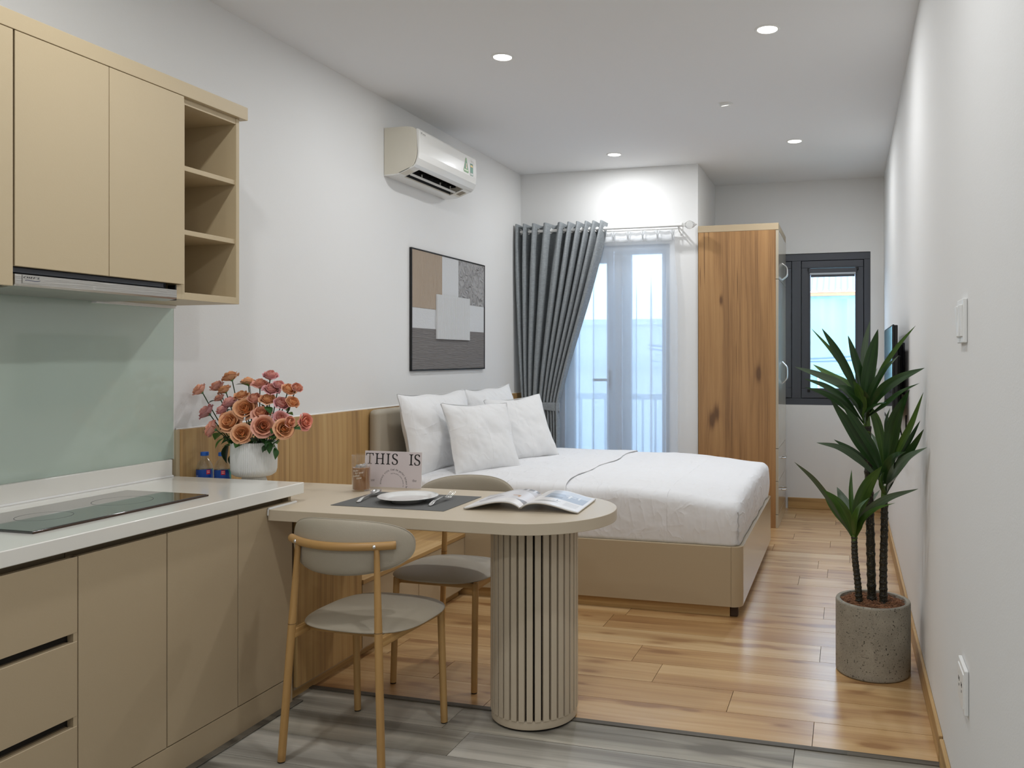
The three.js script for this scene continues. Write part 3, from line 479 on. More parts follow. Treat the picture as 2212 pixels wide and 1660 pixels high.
  const W = 0.215, Lg = 0.285, curve = (x) => { const t = x / W; return 0.002 + 0.031 * Math.sin(Math.PI * Math.min(1, t * 0.93 + 0.02) ** 0.62) * (1 - 0.15 * t) * (1 - t ** 5 * 0.8); };
  const pageTex = (seed) => canvasTex(640, 840, (g, w, h) => {
    g.fillStyle = '#efecea'; g.fillRect(0, 0, w, h);
    if (seed === 0) { g.fillStyle = '#c9c6c8'; g.fillRect(0, 0, w, 620); g.fillStyle = '#e3e1e4'; g.beginPath(); g.moveTo(0, 160); g.lineTo(420, 90); g.lineTo(640, 260); g.lineTo(640, 620); g.lineTo(0, 620); g.fill(); g.fillStyle = '#8d8c8e'; g.fillRect(430, 0, 190, 80); g.fillStyle = '#d9d7da'; g.fillRect(470, 0, 26, 120); g.fillRect(560, 0, 26, 120); g.fillStyle = '#77777a'; g.beginPath(); g.moveTo(60, 330); g.lineTo(210, 250); g.lineTo(260, 280); g.lineTo(110, 380); g.fill(); g.fillStyle = '#b9b7ba'; g.beginPath(); g.moveTo(20, 420); g.lineTo(280, 360); g.lineTo(330, 430); g.lineTo(60, 520); g.fill(); g.fillStyle = '#c8935e'; g.fillRect(430, 420, 90, 26); g.fillRect(500, 420, 24, 80); g.fillStyle = '#8c8a8c'; g.beginPath(); g.moveTo(640, 560); g.lineTo(640, 700); g.lineTo(520, 620); g.fill(); }
    else { g.fillStyle = '#aeb7c4'; g.fillRect(170, 30, 440, 470); g.fillStyle = '#d3d8df'; g.fillRect(170, 30, 440, 190); g.fillStyle = '#8b919b'; g.fillRect(210, 380, 150, 90); g.fillStyle = '#eef0f2'; g.fillRect(400, 210, 24, 150); g.fillRect(360, 250, 120, 22); g.fillRect(500, 180, 20, 120); g.fillStyle = '#9a9794'; for (let i = 0; i < 60; i++) g.fillRect(20 + i * 37 % 130, 60 + i * 53 % 330, 22, 8); g.fillStyle = '#b4b1ae'; g.beginPath(); g.ellipse(250, 690, 130, 34, -0.2, 0, 7); g.fill(); g.fillStyle = '#7d7a78'; g.fillRect(300, 610, 90, 12); g.fillRect(340, 560, 10, 60); g.fillStyle = '#a7a4a2'; for (let i = 0; i < 8; i++) g.fillRect(440, 560 + i * 22, 150, 6); }
  });
  for (const s of [-1, 1]) {
    const blk = sheet(28, 4, (u, v) => { const x = u * W; return s > 0 ? [x, curve(x), (0.5 - v) * Lg] : [x - W, curve(W - x), (0.5 - v) * Lg]; }, 0.0055);
    part(mg, 'page_block', blk, M.paper);
    const top = grid(28, 4, (u, v) => { const x = u * W; return s > 0 ? [x * 0.995, curve(x) + 0.0006, (0.5 - v) * Lg * 0.995] : [(x - W) * 0.995, curve(W - x) + 0.0006, (0.5 - v) * Lg * 0.995]; });
    part(mg, 'printed_page', top, phys({ map: pageTex(s > 0 ? 1 : 0), roughness: 0.35, clearcoat: 0.3, clearcoatRoughness: 0.2 }));
  }
  mg.rotation.y = 0.07; mg.position.set(-1.142, TT + 0.0055, -2.935);
}

// ---------------------------------------------------------------- headboard and bed
{
  const h = thing('headboard_panel', 'long oak wall panelling with an upholstered section behind the bed', 'headboard', [-2.65, 0.3, -4.7]);
  const seam = [-2.818, -3.50, -4.188];
  for (let i = 0; i < 2; i++) part(h, 'panel', box(-2.648, -2.626, 0.30, 1.024, seam[i + 1] + 0.0004, seam[i] - 0.0004, 0.0012, 'y'), M.panelOak);
  part(h, 'edge_strip', box(-2.648, -2.624, 0.30, 1.025, -2.818, -2.806, 0.001, 'y'), M.panelEdge, 'pale edge strip');
  part(h, 'end_board', box(-2.648, -2.628, 0.30, 1.024, -2.806, -2.786, 0.001, 'y'), M.beige, 'beige end board');
  part(h, 'panel', box(-2.648, -2.626, 0.30, 1.024, ZB + 0.005, -6.03, 0.0012, 'y'), M.panelOak);
  part(h, 'backing', box(-2.649, -2.63, 0.30, 1.02, -6.03, -4.188), M.panelOak);
  const zs = [-4.192, -4.65, -5.11, -5.57, -6.026];
  for (let i = 0; i < 4; i++) part(h, 'upholstered_pad', box(-2.63, -2.56, 0.35, 1.022, zs[i + 1] + 0.001, zs[i] - 0.001, 0.05, 'z'), M.leather, 'taupe padded section');
  part(h, 'silicone_bead', taper([[-2.6435, 1.026, -2.80], [-2.6435, 1.026, -6.5]], () => 0.005, 4, 6), M.silicone);
}
const bedTop = (x, z) => 0.648 - 0.045 * smooth(-1.1, -0.5, x) - 0.022 * smooth(-4.55, -4.2, z) - 0.012 * smooth(-5.6, -5.95, z);
{
  const b = thing('bed_frame', 'beige box bed frame with rounded foot corner and recessed wooden plinth', 'bed', [-1.53, 0, -5.07]);
  const X0 = -2.56, X1 = -0.51, Z0 = -5.905, Z1 = -4.222, r = 0.055;
  part(b, 'side_panel', box(X0, X1 - r - 0.001, 0.055, 0.358, Z1 - 0.02, Z1, 0.0015), M.beigeBed);
  part(b, 'side_panel', box(X0, X1 - r - 0.001, 0.055, 0.358, Z0, Z0 + 0.02, 0.0015), M.beigeBed);
  const corner = (sz) => { const s = new THREE.Shape(); s.moveTo(0, 0); s.absarc(0, 0, r, 0, Math.PI / 2, false); s.lineTo(0, r - 0.02); s.lineTo(0, 0.0); s.closePath(); const g = new THREE.ExtrudeGeometry(s, { depth: 0.303, bevelEnabled: false, curveSegments: 14 }); g.rotateX(-Math.PI / 2); if (sz > 0) g.scale(1, 1, -1); if (sz > 0 && g.index == null) { const p = g.attributes.position; for (let i = 0; i < p.count; i += 3) for (const at of [p, g.attributes.normal, g.attributes.uv]) for (let k = 0; k < at.itemSize; k++) { const A = at.array, a1 = (i + 1) * at.itemSize + k, a2 = (i + 2) * at.itemSize + k, t = A[a1]; A[a1] = A[a2]; A[a2] = t; } } return g; };
  part(b, 'corner_post', corner(1).translate(X1 - r, 0.055, Z1 - r), M.beigeBed);
  part(b, 'corner_post', corner(-1).translate(X1 - r, 0.055, Z0 + r), M.beigeBed);
  part(b, 'foot_panel', box(X1 - 0.02, X1, 0.055, 0.358, Z0 + r + 0.001, Z1 - r - 0.001, 0.0015, 'z'), M.gloss);
  part(b, 'deck', box(X0, X1 - 0.019, 0.30, 0.352, Z0 + 0.019, Z1 - 0.019), M.beigeBed);
  part(b, 'top_edge', [box(X0, X1 - 0.02, 0.345, 0.3575, Z1 - 0.06, Z1 - 0.019, 0.001), box(X1 - 0.075, X1 - 0.018, 0.345, 0.3575, Z0 + 0.03, Z1 - 0.03, 0.001, 'z')], M.beigeBed);
  part(b, 'plinth', [box(X0, -0.575, 0, 0.056, Z0 + 0.04, Z1 - 0.025, 0.001)], M.panelOak, 'wooden plinth');
  part(b, 'corner_foot', box(-0.575, -0.535, 0, 0.056, Z1 - 0.066, Z1 - 0.027, 0.006), M.darkWood, 'dark corner foot');
  part(b, 'plinth', [box(-0.56, -0.545, 0, 0.056, Z0 + 0.04, Z1 - 0.07, 0.001, 'z')], M.panelOak);

  const soft = (x0, x1, y0, z0, z1, r, top, seed, nx, nz, ny = 16, ripple = 1) => {   // soft block with rounded edges and a height field for its top
    const g = new THREE.BoxGeometry(1, 1, 1, nx, ny, nz), p = g.attributes.position, v = new THREE.Vector3(), q = new THREE.Vector3();
    for (let i = 0; i < p.count; i++) {
      const fx = p.getX(i) + 0.5, fy = p.getY(i) + 0.5, fz = p.getZ(i) + 0.5, X = lerp(x0, x1, fx), Z = lerp(z0, z1, fz), T = top(X, Z), Y = lerp(y0, T, fy);
      v.set(X, Y, Z); q.set(clamp(X, x0 + r, x1 - r), clamp(Y, y0 + 0.012, T - r), clamp(Z, z0 + r, z1 - r)); const d = v.clone().sub(q), m = Math.max(Math.abs(d.x), Math.abs(d.y), Math.abs(d.z)); if (m > 0) { d.normalize().multiplyScalar(Math.min(m, r)); v.copy(q).add(d); }
      const side = smooth(0.9, 0.2, fy);
      const w = (fbm(X * 5 + 3, Z * 5 + Y * 4, 3, seed) - 0.5) * 0.012 * ripple, f = (fbm(X * 9 + Z * 9, Y * 2.2, 3, seed + 4) - 0.5) * 0.016 * ripple * side, bulge = 0.010 * Math.sin(fy * Math.PI) * ripple;
      v.y += w * smooth(0.4, 1, fy); if (fz > 0.999) v.z += f + bulge; if (fz < 0.001) v.z -= f + bulge; if (fx > 0.999) v.x += f + bulge; p.setXYZ(i, v.x, v.y, v.z);
    }
    g.deleteAttribute('normal'); g.deleteAttribute('uv'); const m = mergeVertices(g, 1e-5); m.computeVertexNormals(); const out = uvKeepNormals(m); return out;
  };
  const m = thing('mattress', 'thick mattress under a white cotton sheet on the bed frame', 'mattress', [-1.53, 0.358, -5.06]);
  const body = soft(-2.545, -0.528, 0.358, -5.885, -4.243, 0.045, bedTop, 301, 110, 90);
  part(m, 'sheet', body, M.cotton);
  const seamPts = []; for (let i = 0; i <= 10; i++) seamPts.push([-0.533 + 0.003 * Math.sin(i * 2.3), 0.368 + i * 0.0165, -4.248 + 0.002 * Math.cos(i * 1.7)]);
  part(m, 'corner_seam', tube(seamPts, 0.003, 30, 6), M.cotton);
  const c = thing('duvet', 'white cotton duvet folded across the pillow half of the bed', 'duvet', [-2.0, 0.5, -5.06]);
  const fold = (z) => -1.462 - 0.012 * Math.sin(z * 5.1) - 0.01 * Math.sin(z * 11);
  const dv = sheet(64, 150, (u, v) => {                                // v runs down the front side, over the top and down the far side
    const s = lerp(-0.20, 1.83, v), zf = -4.232, zb = -5.898; let y, z; const x = lerp(-2.535, fold(clamp(zf - s, zb, zf)), u);
    const T = bedTop(x, zf) + 0.007, rr = 0.045;
    if (s < 0) { z = zf + 0.004 + 0.006 * (fbm(x * 14, s * 4, 2, 9) - 0.3); y = T - rr + s; } else if (s < rr * 1.57) { const a = s / rr; z = zf - rr + rr * Math.cos(a); y = T - rr + rr * Math.sin(a); } else { const q = s - rr * 1.57, room = (zf - zb) - 2 * rr; if (q < room) { z = zf - rr - q; y = bedTop(x, z) + 0.008; } else { const a = Math.min((q - room) / rr, 1.57); z = zb + rr - rr * Math.sin(a); y = bedTop(x, zb) + 0.008 - rr + rr * Math.cos(a); } }
    const edge = smooth(0.94, 1, u); y += (fbm(x * 4.5, z * 4.5, 3, 311) - 0.5) * 0.014 * (s > 0.05 ? 1 : 0.2) + 0.002 * edge * (s > 0 ? 1 : 0); return [x, y, z, x, z];
  }, 0.006);
  part(c, 'cover', dv, M.cotton);
}
function uvKeepNormals(g) { const n = g.toNonIndexed ? g.toNonIndexed() : g; n.setAttribute('uv', new THREE.BufferAttribute(new Float32Array(n.attributes.position.count * 2), 2)); return uvMetres(n); }
function pillowGeo(w, h, t, seed) {
  const side = (s) => grid(44, 44, (u, v) => {
    const x = (u * 2 - 1) * s, y = v * 2 - 1, px = w / 2 * x * (1 - 0.075 * (1 - y * y) * Math.abs(x)), py = h / 2 * y * (1 - 0.075 * (1 - x * x) * Math.abs(y));
    const e = Math.max(0, 1 - Math.abs(x) ** 2.6) ** 0.62 * Math.max(0, 1 - Math.abs(y) ** 2.6) ** 0.62, rim = 1 - e;
    const cr = (fbm(px * 9 + seed, py * 9, 3, seed) - 0.5) * 0.035 * e + (fbm(px * 16 + py * 13, (py - px) * 5, 3, seed + 3) - 0.5) * 0.026 * Math.sqrt(e) * (0.3 + rim);
    return [px + 0.006 * Math.sin(py * 18 + seed) * rim, py + 0.006 * Math.sin(px * 17 + seed) * rim, s * (t / 2 * e) + cr, px, py];
  });
  const g = mergeGeometries([side(1), side(-1)]); const m = mergeVertices(g, 1e-5); m.deleteAttribute('normal'); m.computeVertexNormals(); return m;
}
{
  const pillow = (name, label, w, h, t, seed, pos, yaw, lean, roll = 0, group) => {
    const o = thing(name, label, 'pillow', pos, group, true); part(o, 'cover', pillowGeo(w, h, t, seed), M.pillowCotton);
    const pts = []; for (let i = 0; i < 64; i++) { const a = i / 64 * 4, k = Math.floor(a), f = a - k; let x, y; if (k === 0) { x = -1 + 2 * f; y = -1; } else if (k === 1) { x = 1; y = -1 + 2 * f; } else if (k === 2) { x = 1 - 2 * f; y = 1; } else { x = -1; y = 1 - 2 * f; } pts.push([w / 2 * x * (1 - 0.075 * (1 - y * y) * Math.abs(x)), h / 2 * y * (1 - 0.075 * (1 - x * x) * Math.abs(y)), 0]); }
    part(o, 'seam', tube(pts, 0.003, 128, 6, true), M.pillowCotton);
    o.rotation.set(lean, yaw, roll, 'YXZ'); return o;
  };
  pillow('pillow', 'big white pillow at the near bed side, upright against the padded headboard', 0.80, 0.50, 0.20, 3, [-2.41, 0.862, -4.655], Math.PI / 2 - 0.05, -0.20, 0.0, 'white pillows on the bed');
  pillow('pillow', 'big white pillow against the headboard next to the dark curtain', 0.74, 0.50, 0.19, 14, [-2.40, 0.868, -5.44], Math.PI / 2 - 0.05, -0.22, 0.02, 'white pillows on the bed');
  pillow('cushion', 'square white cushion leaning before the near big pillow, fully in view', 0.47, 0.45, 0.17, 25, [-2.12, 0.835, -4.63], Math.PI / 2 - 0.55, -0.42, -0.03, 'white cushions on the bed');
  pillow('cushion', 'square white cushion partly hidden behind the other cushion, towards the curtain', 0.47, 0.45, 0.17, 36, [-2.10, 0.845, -5.22], Math.PI / 2 - 0.55, -0.42, 0.06, 'white cushions on the bed');
}

// ---------------------------------------------------------------- air conditioner and picture
{
  const ac = thing('air_conditioner', 'white split air conditioner high on the long wall', 'air conditioner', [-2.65, 2.40, -4.79]);
  const Z0 = -5.18, Z1 = -4.40, ex = (pts, z0, z1, bev = 0) => { const g = extrude(pts, z1 - z0, bev); g.translate(-2.649, 0, z0); return uvMetres(g, 'z'); };
  const prof = [[0, 2.402], [0, 2.684], [0.15, 2.684], [0.19, 2.676], [0.213, 2.66], [0.218, 2.64], [0.219, 2.53], [0.213, 2.49], [0.196, 2.455], [0.168, 2.43], [0.11, 2.408], [0.05, 2.402]];
  const notch = [[0, 2.402], [0, 2.684], [0.15, 2.684], [0.19, 2.676], [0.213, 2.66], [0.218, 2.64], [0.219, 2.53], [0.213, 2.49], [0.196, 2.455], [0.19, 2.45], [0.16, 2.50], [0.10, 2.49], [0.092, 2.404], [0.05, 2.402]];
  part(ac, 'casing', [ex(prof, Z1 - 0.075, Z1, 0.004), ex(prof, Z0, Z0 + 0.11, 0.004), ex(notch, Z0 + 0.11, Z1 - 0.075)], M.plasticSide);
  const front = [[0.214, 2.665], [0.226, 2.664], [0.2305, 2.655], [0.233, 2.60], [0.233, 2.53], [0.229, 2.49], [0.214, 2.455], [0.20, 2.442], [0.192, 2.438], [0.192, 2.446], [0.207, 2.462], [0.219, 2.494], [0.223, 2.53]];
  part(ac, 'front_panel', ex(front, Z0 - 0.002, Z1 + 0.001, 0.001), M.plastic);
  part(ac, 'bottom_cover', [ex([[0.0, 2.399], [0.0, 2.405], [0.09, 2.408], [0.09, 2.402], [0.05, 2.399]], Z0, Z1), ex([[0.09, 2.402], [0.09, 2.409], [0.19, 2.446], [0.196, 2.44]], Z1 - 0.075, Z1), ex([[0.09, 2.402], [0.09, 2.409], [0.19, 2.446], [0.196, 2.44]], Z0, Z0 + 0.11)], M.plastic);
  part(ac, 'air_outlet', ex([[0.0945, 2.409], [0.103, 2.4895], [0.16, 2.4985], [0.186, 2.452], [0.184, 2.452], [0.159, 2.4965], [0.1035, 2.4875], [0.0965, 2.409]], Z0 + 0.111, Z1 - 0.076), M.blackPlastic, 'black air outlet');
  const lv = part(ac, 'louver', ex([[0.126, 2.413], [0.139, 2.4215], [0.1375, 2.4245], [0.1245, 2.416]], Z0 + 0.115, Z1 - 0.08, 0.0006), M.plastic);
  for (const z of [-4.62, -4.86, -5.0]) part(lv, 'louver_arm', box(-2.649 + 0.128, -2.649 + 0.134, 2.417, 2.47, z - 0.002, z + 0.002), M.plastic);
  for (let i = 0; i < 9; i++) part(ac, 'vane', box(-2.649 + 0.125, -2.649 + 0.16, 2.44, 2.485, -4.54 - i * 0.06 - 0.001, -4.54 - i * 0.06 + 0.001), M.blackPlastic);
  part(ac, 'display', ex([[0.125, 2.4135], [0.172, 2.4305], [0.1715, 2.4320], [0.1245, 2.4150]], -5.15, -5.095), M.channel);
  const stick = (name, w, h, y, z, draw, label, poly) => { let g; if (poly) { const s = new THREE.Shape(poly.map((p) => new THREE.Vector2(p[0] * w / 2, p[1] * h / 2))); g = new THREE.ShapeGeometry(s, 4); const P = g.attributes.position; for (let i = 0; i < P.count; i++) g.attributes.uv.setXY(i, P.getX(i) / w + 0.5, P.getY(i) / h + 0.5); } else g = new THREE.PlaneGeometry(w, h); g.applyMatrix4(new THREE.Matrix4().makeRotationY(Math.PI / 2)); g.translate(-2.649 + 0.2338, y, z); part(ac, name, g, std({ map: canvasTex(256, 256, draw), roughness: 0.4 }), label); };
  stick('sticker', 0.075, 0.098, 2.588, -5.025, (g) => { g.fillStyle = '#5f9a4c'; g.fillRect(0, 0, 256, 256); g.fillStyle = '#2f7a63'; g.beginPath(); g.moveTo(128, 40); g.lineTo(215, 190); g.lineTo(45, 190); g.fill(); g.fillStyle = '#f1e3c4'; g.beginPath(); g.moveTo(120, 90); g.lineTo(150, 100); g.lineTo(180, 190); g.lineTo(120, 180); g.fill(); g.fillStyle = '#e39a4a'; g.fillRect(138, 120, 22, 40); g.fillStyle = '#dfeecf'; g.fillRect(30, 205, 196, 22); }, 'green triangular sticker', [[-0.85, -1], [0.85, -1], [1, -0.75], [0.12, 0.95], [-0.12, 0.95], [-1, -0.75]]);
  stick('sticker', 0.044, 0.080, 2.573, -5.108, (g) => { g.fillStyle = '#1f6e52'; g.fillRect(0, 0, 256, 256); g.fillStyle = '#e5c765'; g.fillRect(24, 34, 208, 40); g.fillStyle = '#2b8c68'; g.fillRect(24, 90, 208, 96); g.fillStyle = '#e9efe9'; g.fillRect(24, 200, 208, 40); g.fillStyle = '#222'; g.fillRect(40, 214, 150, 10); }, 'green and yellow energy label');
  const tl = (y, z, w, h, txt, col, font) => { const g = new THREE.PlaneGeometry(w, h); g.applyMatrix4(new THREE.Matrix4().makeRotationY(Math.PI / 2)); g.translate(-2.649 + 0.2336, y, z); part(ac, 'lettering', g, std({ map: canvasTex(512, 128, (c) => { c.fillStyle = '#e7e5df'; c.fillRect(0, 0, 512, 128); c.fillStyle = col; if (txt === 'DAIKIN') { c.beginPath(); c.moveTo(20, 20); c.lineTo(110, 20); c.lineTo(20, 108); c.fill(); c.font = font; c.fillText(txt, 120, 105); } else { c.font = font; c.fillText(txt, 30, 96); } }), roughness: 0.4 })); };
  tl(2.642, -4.455, 0.062, 0.0155, 'DAIKIN', '#3a3c40', 'bold 92px sans-serif');
  tl(2.632, -5.125, 0.05, 0.0125, 'INVERTER', '#a9a9a8', 'bold 80px sans-serif');

  const pc = thing('wall_picture', 'framed relief picture of tan, grey and white blocks above the bed', 'picture', [-2.65, 1.23, -5.265]);
  const PX = -2.6355, pz0 = -5.80, pz1 = -4.70, py0 = 1.233, py1 = 2.014, q = 0.008;
  part(pc, 'frame', [box(-2.649, -2.6325, py1 - q, py1, pz0, pz1, 0.001, 'z'), box(-2.649, -2.6325, py0, py0 + q, pz0, pz1, 0.001, 'z'), box(-2.649, -2.6325, py0 + q, py1 - q, pz0, pz0 + q, 0.001, 'y'), box(-2.649, -2.6325, py0 + q, py1 - q, pz1 - q, pz1, 0.001, 'y')], M.blackPlastic, 'thin black frame');
  const relief = (fn, sx, sy, s) => scaled(tex(512, 512, grey(fn), false), sx, sy);
  const plasterC = (c, map, sc) => std({ color: c, roughness: 0.9, bumpMap: map, bumpScale: sc });
  const slab = (name, z0, z1, y0, y1, d, m, l) => part(pc, name, box(-2.648, PX + d, y0, y1, z0, z1, 0.002, 'y'), m, l);
  slab('canvas', pz0 + q, pz1 - q, py0 + q, py1 - q, -0.002, plasterC(lin(0.62, 0.63, 0.64), relief((u, v) => fbm(u * 60, v * 60, 2, 201), 0.4, 0.4), 0.001), 'off-white plaster ground');
  slab('tan_block', -5.115, pz1 - q - 0.001, 1.638, py1 - q - 0.001, 0.0005, plasterC(lin(0.40, 0.32, 0.245), relief((u, v) => 0.6 * noise(u * 8, v * 130, 203) + 0.4 * fbm(u * 40, v * 60, 2, 205), 0.5, 0.5), 0.004), 'tan block with combed grooves');
  slab('grey_block', pz0 + q + 0.001, -5.365, 1.700, py1 - q - 0.001, 0.001, plasterC(lin(0.38, 0.375, 0.375), relief((u, v) => { const w = fbm(u * 6, v * 6, 2, 211); return 1 - Math.abs(2 * fbm(u * 8 + w * 2, v * 10 + w * 2, 4, 213) - 1); }, 0.4, 0.4), 0.03), 'grey block of rough plaster');
  slab('dark_block', pz0 + q + 0.001, pz1 - q - 0.001, py0 + q + 0.001, 1.508, 0.0005, plasterC(lin(0.19, 0.178, 0.172), relief((u, v) => noise(u * 160, v * 9, 217), 0.5, 0.5), 0.003), 'charcoal block brushed sideways');
  const ridges = grid(260, 4, (u, v) => [PX + 0.005 + 0.010 * Math.abs(Math.sin(u * Math.PI * 27)), lerp(1.443, 1.741, v), lerp(-5.025, -5.522, u), u, v]);
  part(pc, 'ridged_square', [ridges, box(-2.646, PX + 0.0045, 1.443, 1.741, -5.522, -5.025, 0.002)], plasterC(lin(0.66, 0.67, 0.68), grainBump, 0.0005), 'white square of vertical ridges');
}

// ---------------------------------------------------------------- curtains
{
  const rod = thing('curtain_rod', 'white double curtain rod with a carved glass finial above the balcony door', 'curtain rod', [-1.9, 2.35, -6.45]);
  part(rod, 'pole', taper([[-2.64, 2.358, -6.44], [-1.245, 2.358, -6.44]], () => 0.0125, 4, 18), M.white);
  part(rod, 'back_pole', taper([[-2.64, 2.345, -6.50], [-1.29, 2.345, -6.50]], () => 0.008, 4, 12), M.white);
  const fin = lathe([[0, 0], [0.014, 0], [0.016, 0.006], [0.012, 0.010], [0.016, 0.016], [0.013, 0.022], [0.020, 0.030], [0.030, 0.045], [0.034, 0.060], [0.030, 0.076], [0.019, 0.094], [0.009, 0.106], [0.005, 0.114], [0, 0.122]], 14); fin.rotateZ(-Math.PI / 2); fin.translate(-1.247, 2.358, -6.44);
  part(rod, 'finial', fin, M.crystal, 'clear carved finial');
  part(rod, 'bracket', [box(-1.285, -1.265, 2.30, 2.40, -6.56, -6.552, 0.002), box(-1.281, -1.269, 2.338, 2.348, -6.555, -6.44, 0.002), taper([[-1.275, 2.345, -6.44], [-1.275, 2.32, -6.47], [-1.275, 2.305, -6.555]], () => 0.005, 12, 8)], M.white);
  part(rod, 'screw', turned(new THREE.SphereGeometry(0.005, 10, 8), 0, 0, 0, [-1.275, 2.308, -6.550]), M.blackPlastic);

  const cur = thing('curtain', 'grey eyelet curtain gathered by a tieback beside the balcony door', 'curtain', [-2.3, 0, -6.44]);
  const F = [0.02, 0.105, 0.212, 0.345, 0.51, 0.605, 0.70, 0.795, 0.875, 0.96];   // where the folds come forward, as shares of the width
  const cell = (u) => { let k = 0; while (k < F.length && u > F[k]) k++; const a = k === 0 ? F[0] - 0.085 : F[k - 1], b = k === F.length ? F[F.length - 1] + 0.085 : F[k]; return [2 * Math.PI * (u - a) / (b - a), b - a]; };
  const tie = 0.93, yTop = 2.412;
  const width = (y) => { // left and right border of the cloth at height y
    if (y >= tie) { const t = (y - tie) / (yTop - tie), e = t ** 1.35, l = lerp(-2.572, -2.638, t ** 0.6), r = lerp(-2.268, -1.862, 0.55 * e + 0.45 * Math.sin(t * Math.PI / 2) ** 1.1); return [l, r]; }
    const t = (tie - y) / tie; return [lerp(-2.572, -2.50, t ** 0.5), lerp(-2.268, -2.262, t)];
  };
  const cloth = sheet(320, 90, (u, v) => {
    const y = yTop * (1 - v), [l, r] = width(y), sq = smooth(0.16, 0, Math.abs(y - tie)), amp = lerp(y > tie ? lerp(0.034, 0.058, smooth(tie, yTop - 0.3, y)) * lerp(1, 0.8, smooth(yTop - 0.15, yTop, y)) : 0.034, 0.021, sq);
    const [fi, per] = cell(u), ph = Math.cos(fi), sh = Math.sign(ph) * Math.abs(ph) ** 0.8, x = lerp(l, r, clamp(u + (0.075 * per * Math.sin(2 * fi) + 0.05 * per * Math.sin(fi)) * smooth(yTop - 0.05, yTop - 0.45, y), 0, 1)), drift = 0.010 * (noise(u * 14, y * 2.2, 401) - 0.5) * smooth(yTop, yTop - 0.5, y);
    return [x, y + 0.006 * ph * smooth(yTop - 0.05, yTop, y), -6.435 + amp * sh + drift + 0.014 * sq, u * 2.2, y];
  }, 0.0025);
  part(cur, 'cloth', cloth, M.curtain);
  part(cur, 'tieback', (() => { const g = sheet(60, 6, (u, v) => { const a = u * 2 * Math.PI, sag = 0.5 - 0.5 * Math.cos(a); const x = -2.42 - 0.158 * Math.cos(a), z = -6.435 - 0.055 * Math.sin(a), y0 = 0.958 - 0.006 * sag, h = 0.032 + 0.040 * Math.abs(Math.sin(a / 2 + 0.25)); return [x, lerp(y0 - h * 1.05, y0, v), z, u * 0.9, v * 0.08]; }, 0.003); return g; })(), M.curtain);
  part(cur, 'tieback_hook', tube([[-2.645, 0.955, -6.53], [-2.60, 0.95, -6.50], [-2.575, 0.935, -6.46]], 0.004, 12, 6), M.blackPlastic, 'dark hook on the wall');
  const eye = new THREE.TorusGeometry(0.021, 0.0052, 10, 28);
  for (let i = 0; i < F.length; i++) for (const s of [-1, 1]) {
    const a = F[i] + s * 0.25 * (s > 0 ? ((F[i + 1] ?? F[i] + 0.085) - F[i]) : (F[i] - (F[i - 1] ?? F[i] - 0.085))); if (a < 0.005 || a > 0.995) continue;
    const [l, r] = width(2.358), g = eye.clone(); turned(g, 0, s * 1.13, 0, [lerp(l, r, a), 2.358, -6.44]); part(cur, 'eyelet', g, M.white);
  }

  const sh = thing('sheer_curtain', 'white see-through curtain with pinch pleats hanging before the balcony door', 'curtain', [-1.95, 0, -6.50]);
  const pleats = []; for (let i = 0; i < 11; i++) pleats.push(-1.335 - i * 0.121);
  part(sh, 'cloth', grid(560, 40, (u, v) => {
    const y = lerp(2.252, 0.02, v), t = smooth(2.25, 1.75, y), x0 = lerp(-2.60, -2.62, v), x1 = lerp(-1.322, -1.300, v), s = lerp(x0, x1, u) + 0.02 * t * (fbm(u * 9, y * 0.7, 2, 411) - 0.5), f = 2 * Math.PI * (s + 1.335) / 0.121;
    return [clamp(s + t * (0.024 + 0.010 * noise(u * 11, 3, 415)) * Math.sin(f), -2.63, -1.295), y, -6.53 + 0.010 + t * 0.020 * Math.cos(f), s, y];
  }), M.sheer);
  part(sh, 'header_band', grid(60, 4, (u, v) => [lerp(-2.60, -1.322, u), lerp(2.335, 2.250, v), -6.522 + 0.004 * Math.cos(2 * Math.PI * (lerp(-2.60, -1.322, u) + 1.335) / 0.121), u * 1.28, v * 0.085]), M.sheerHead, 'denser heading band');
  for (const p of pleats) { part(sh, 'pleat', [taper([[p - 0.014, 2.334, -6.498], [p - 0.003, 2.285, -6.492], [p - 0.002, 2.25, -6.497]], (t) => lerp(0.006, 0.003, Math.sin(t * 3.14)), 10, 8), taper([[p + 0.014, 2.334, -6.498], [p + 0.003, 2.285, -6.492], [p + 0.002, 2.25, -6.497]], (t) => lerp(0.006, 0.003, Math.sin(t * 3.14)), 10, 8)], M.sheerHead); part(sh, 'hook', turned(new THREE.TorusGeometry(0.007, 0.0015, 6, 14), 0, 0, 0, [p, 2.340, -6.50]), M.white); }
}

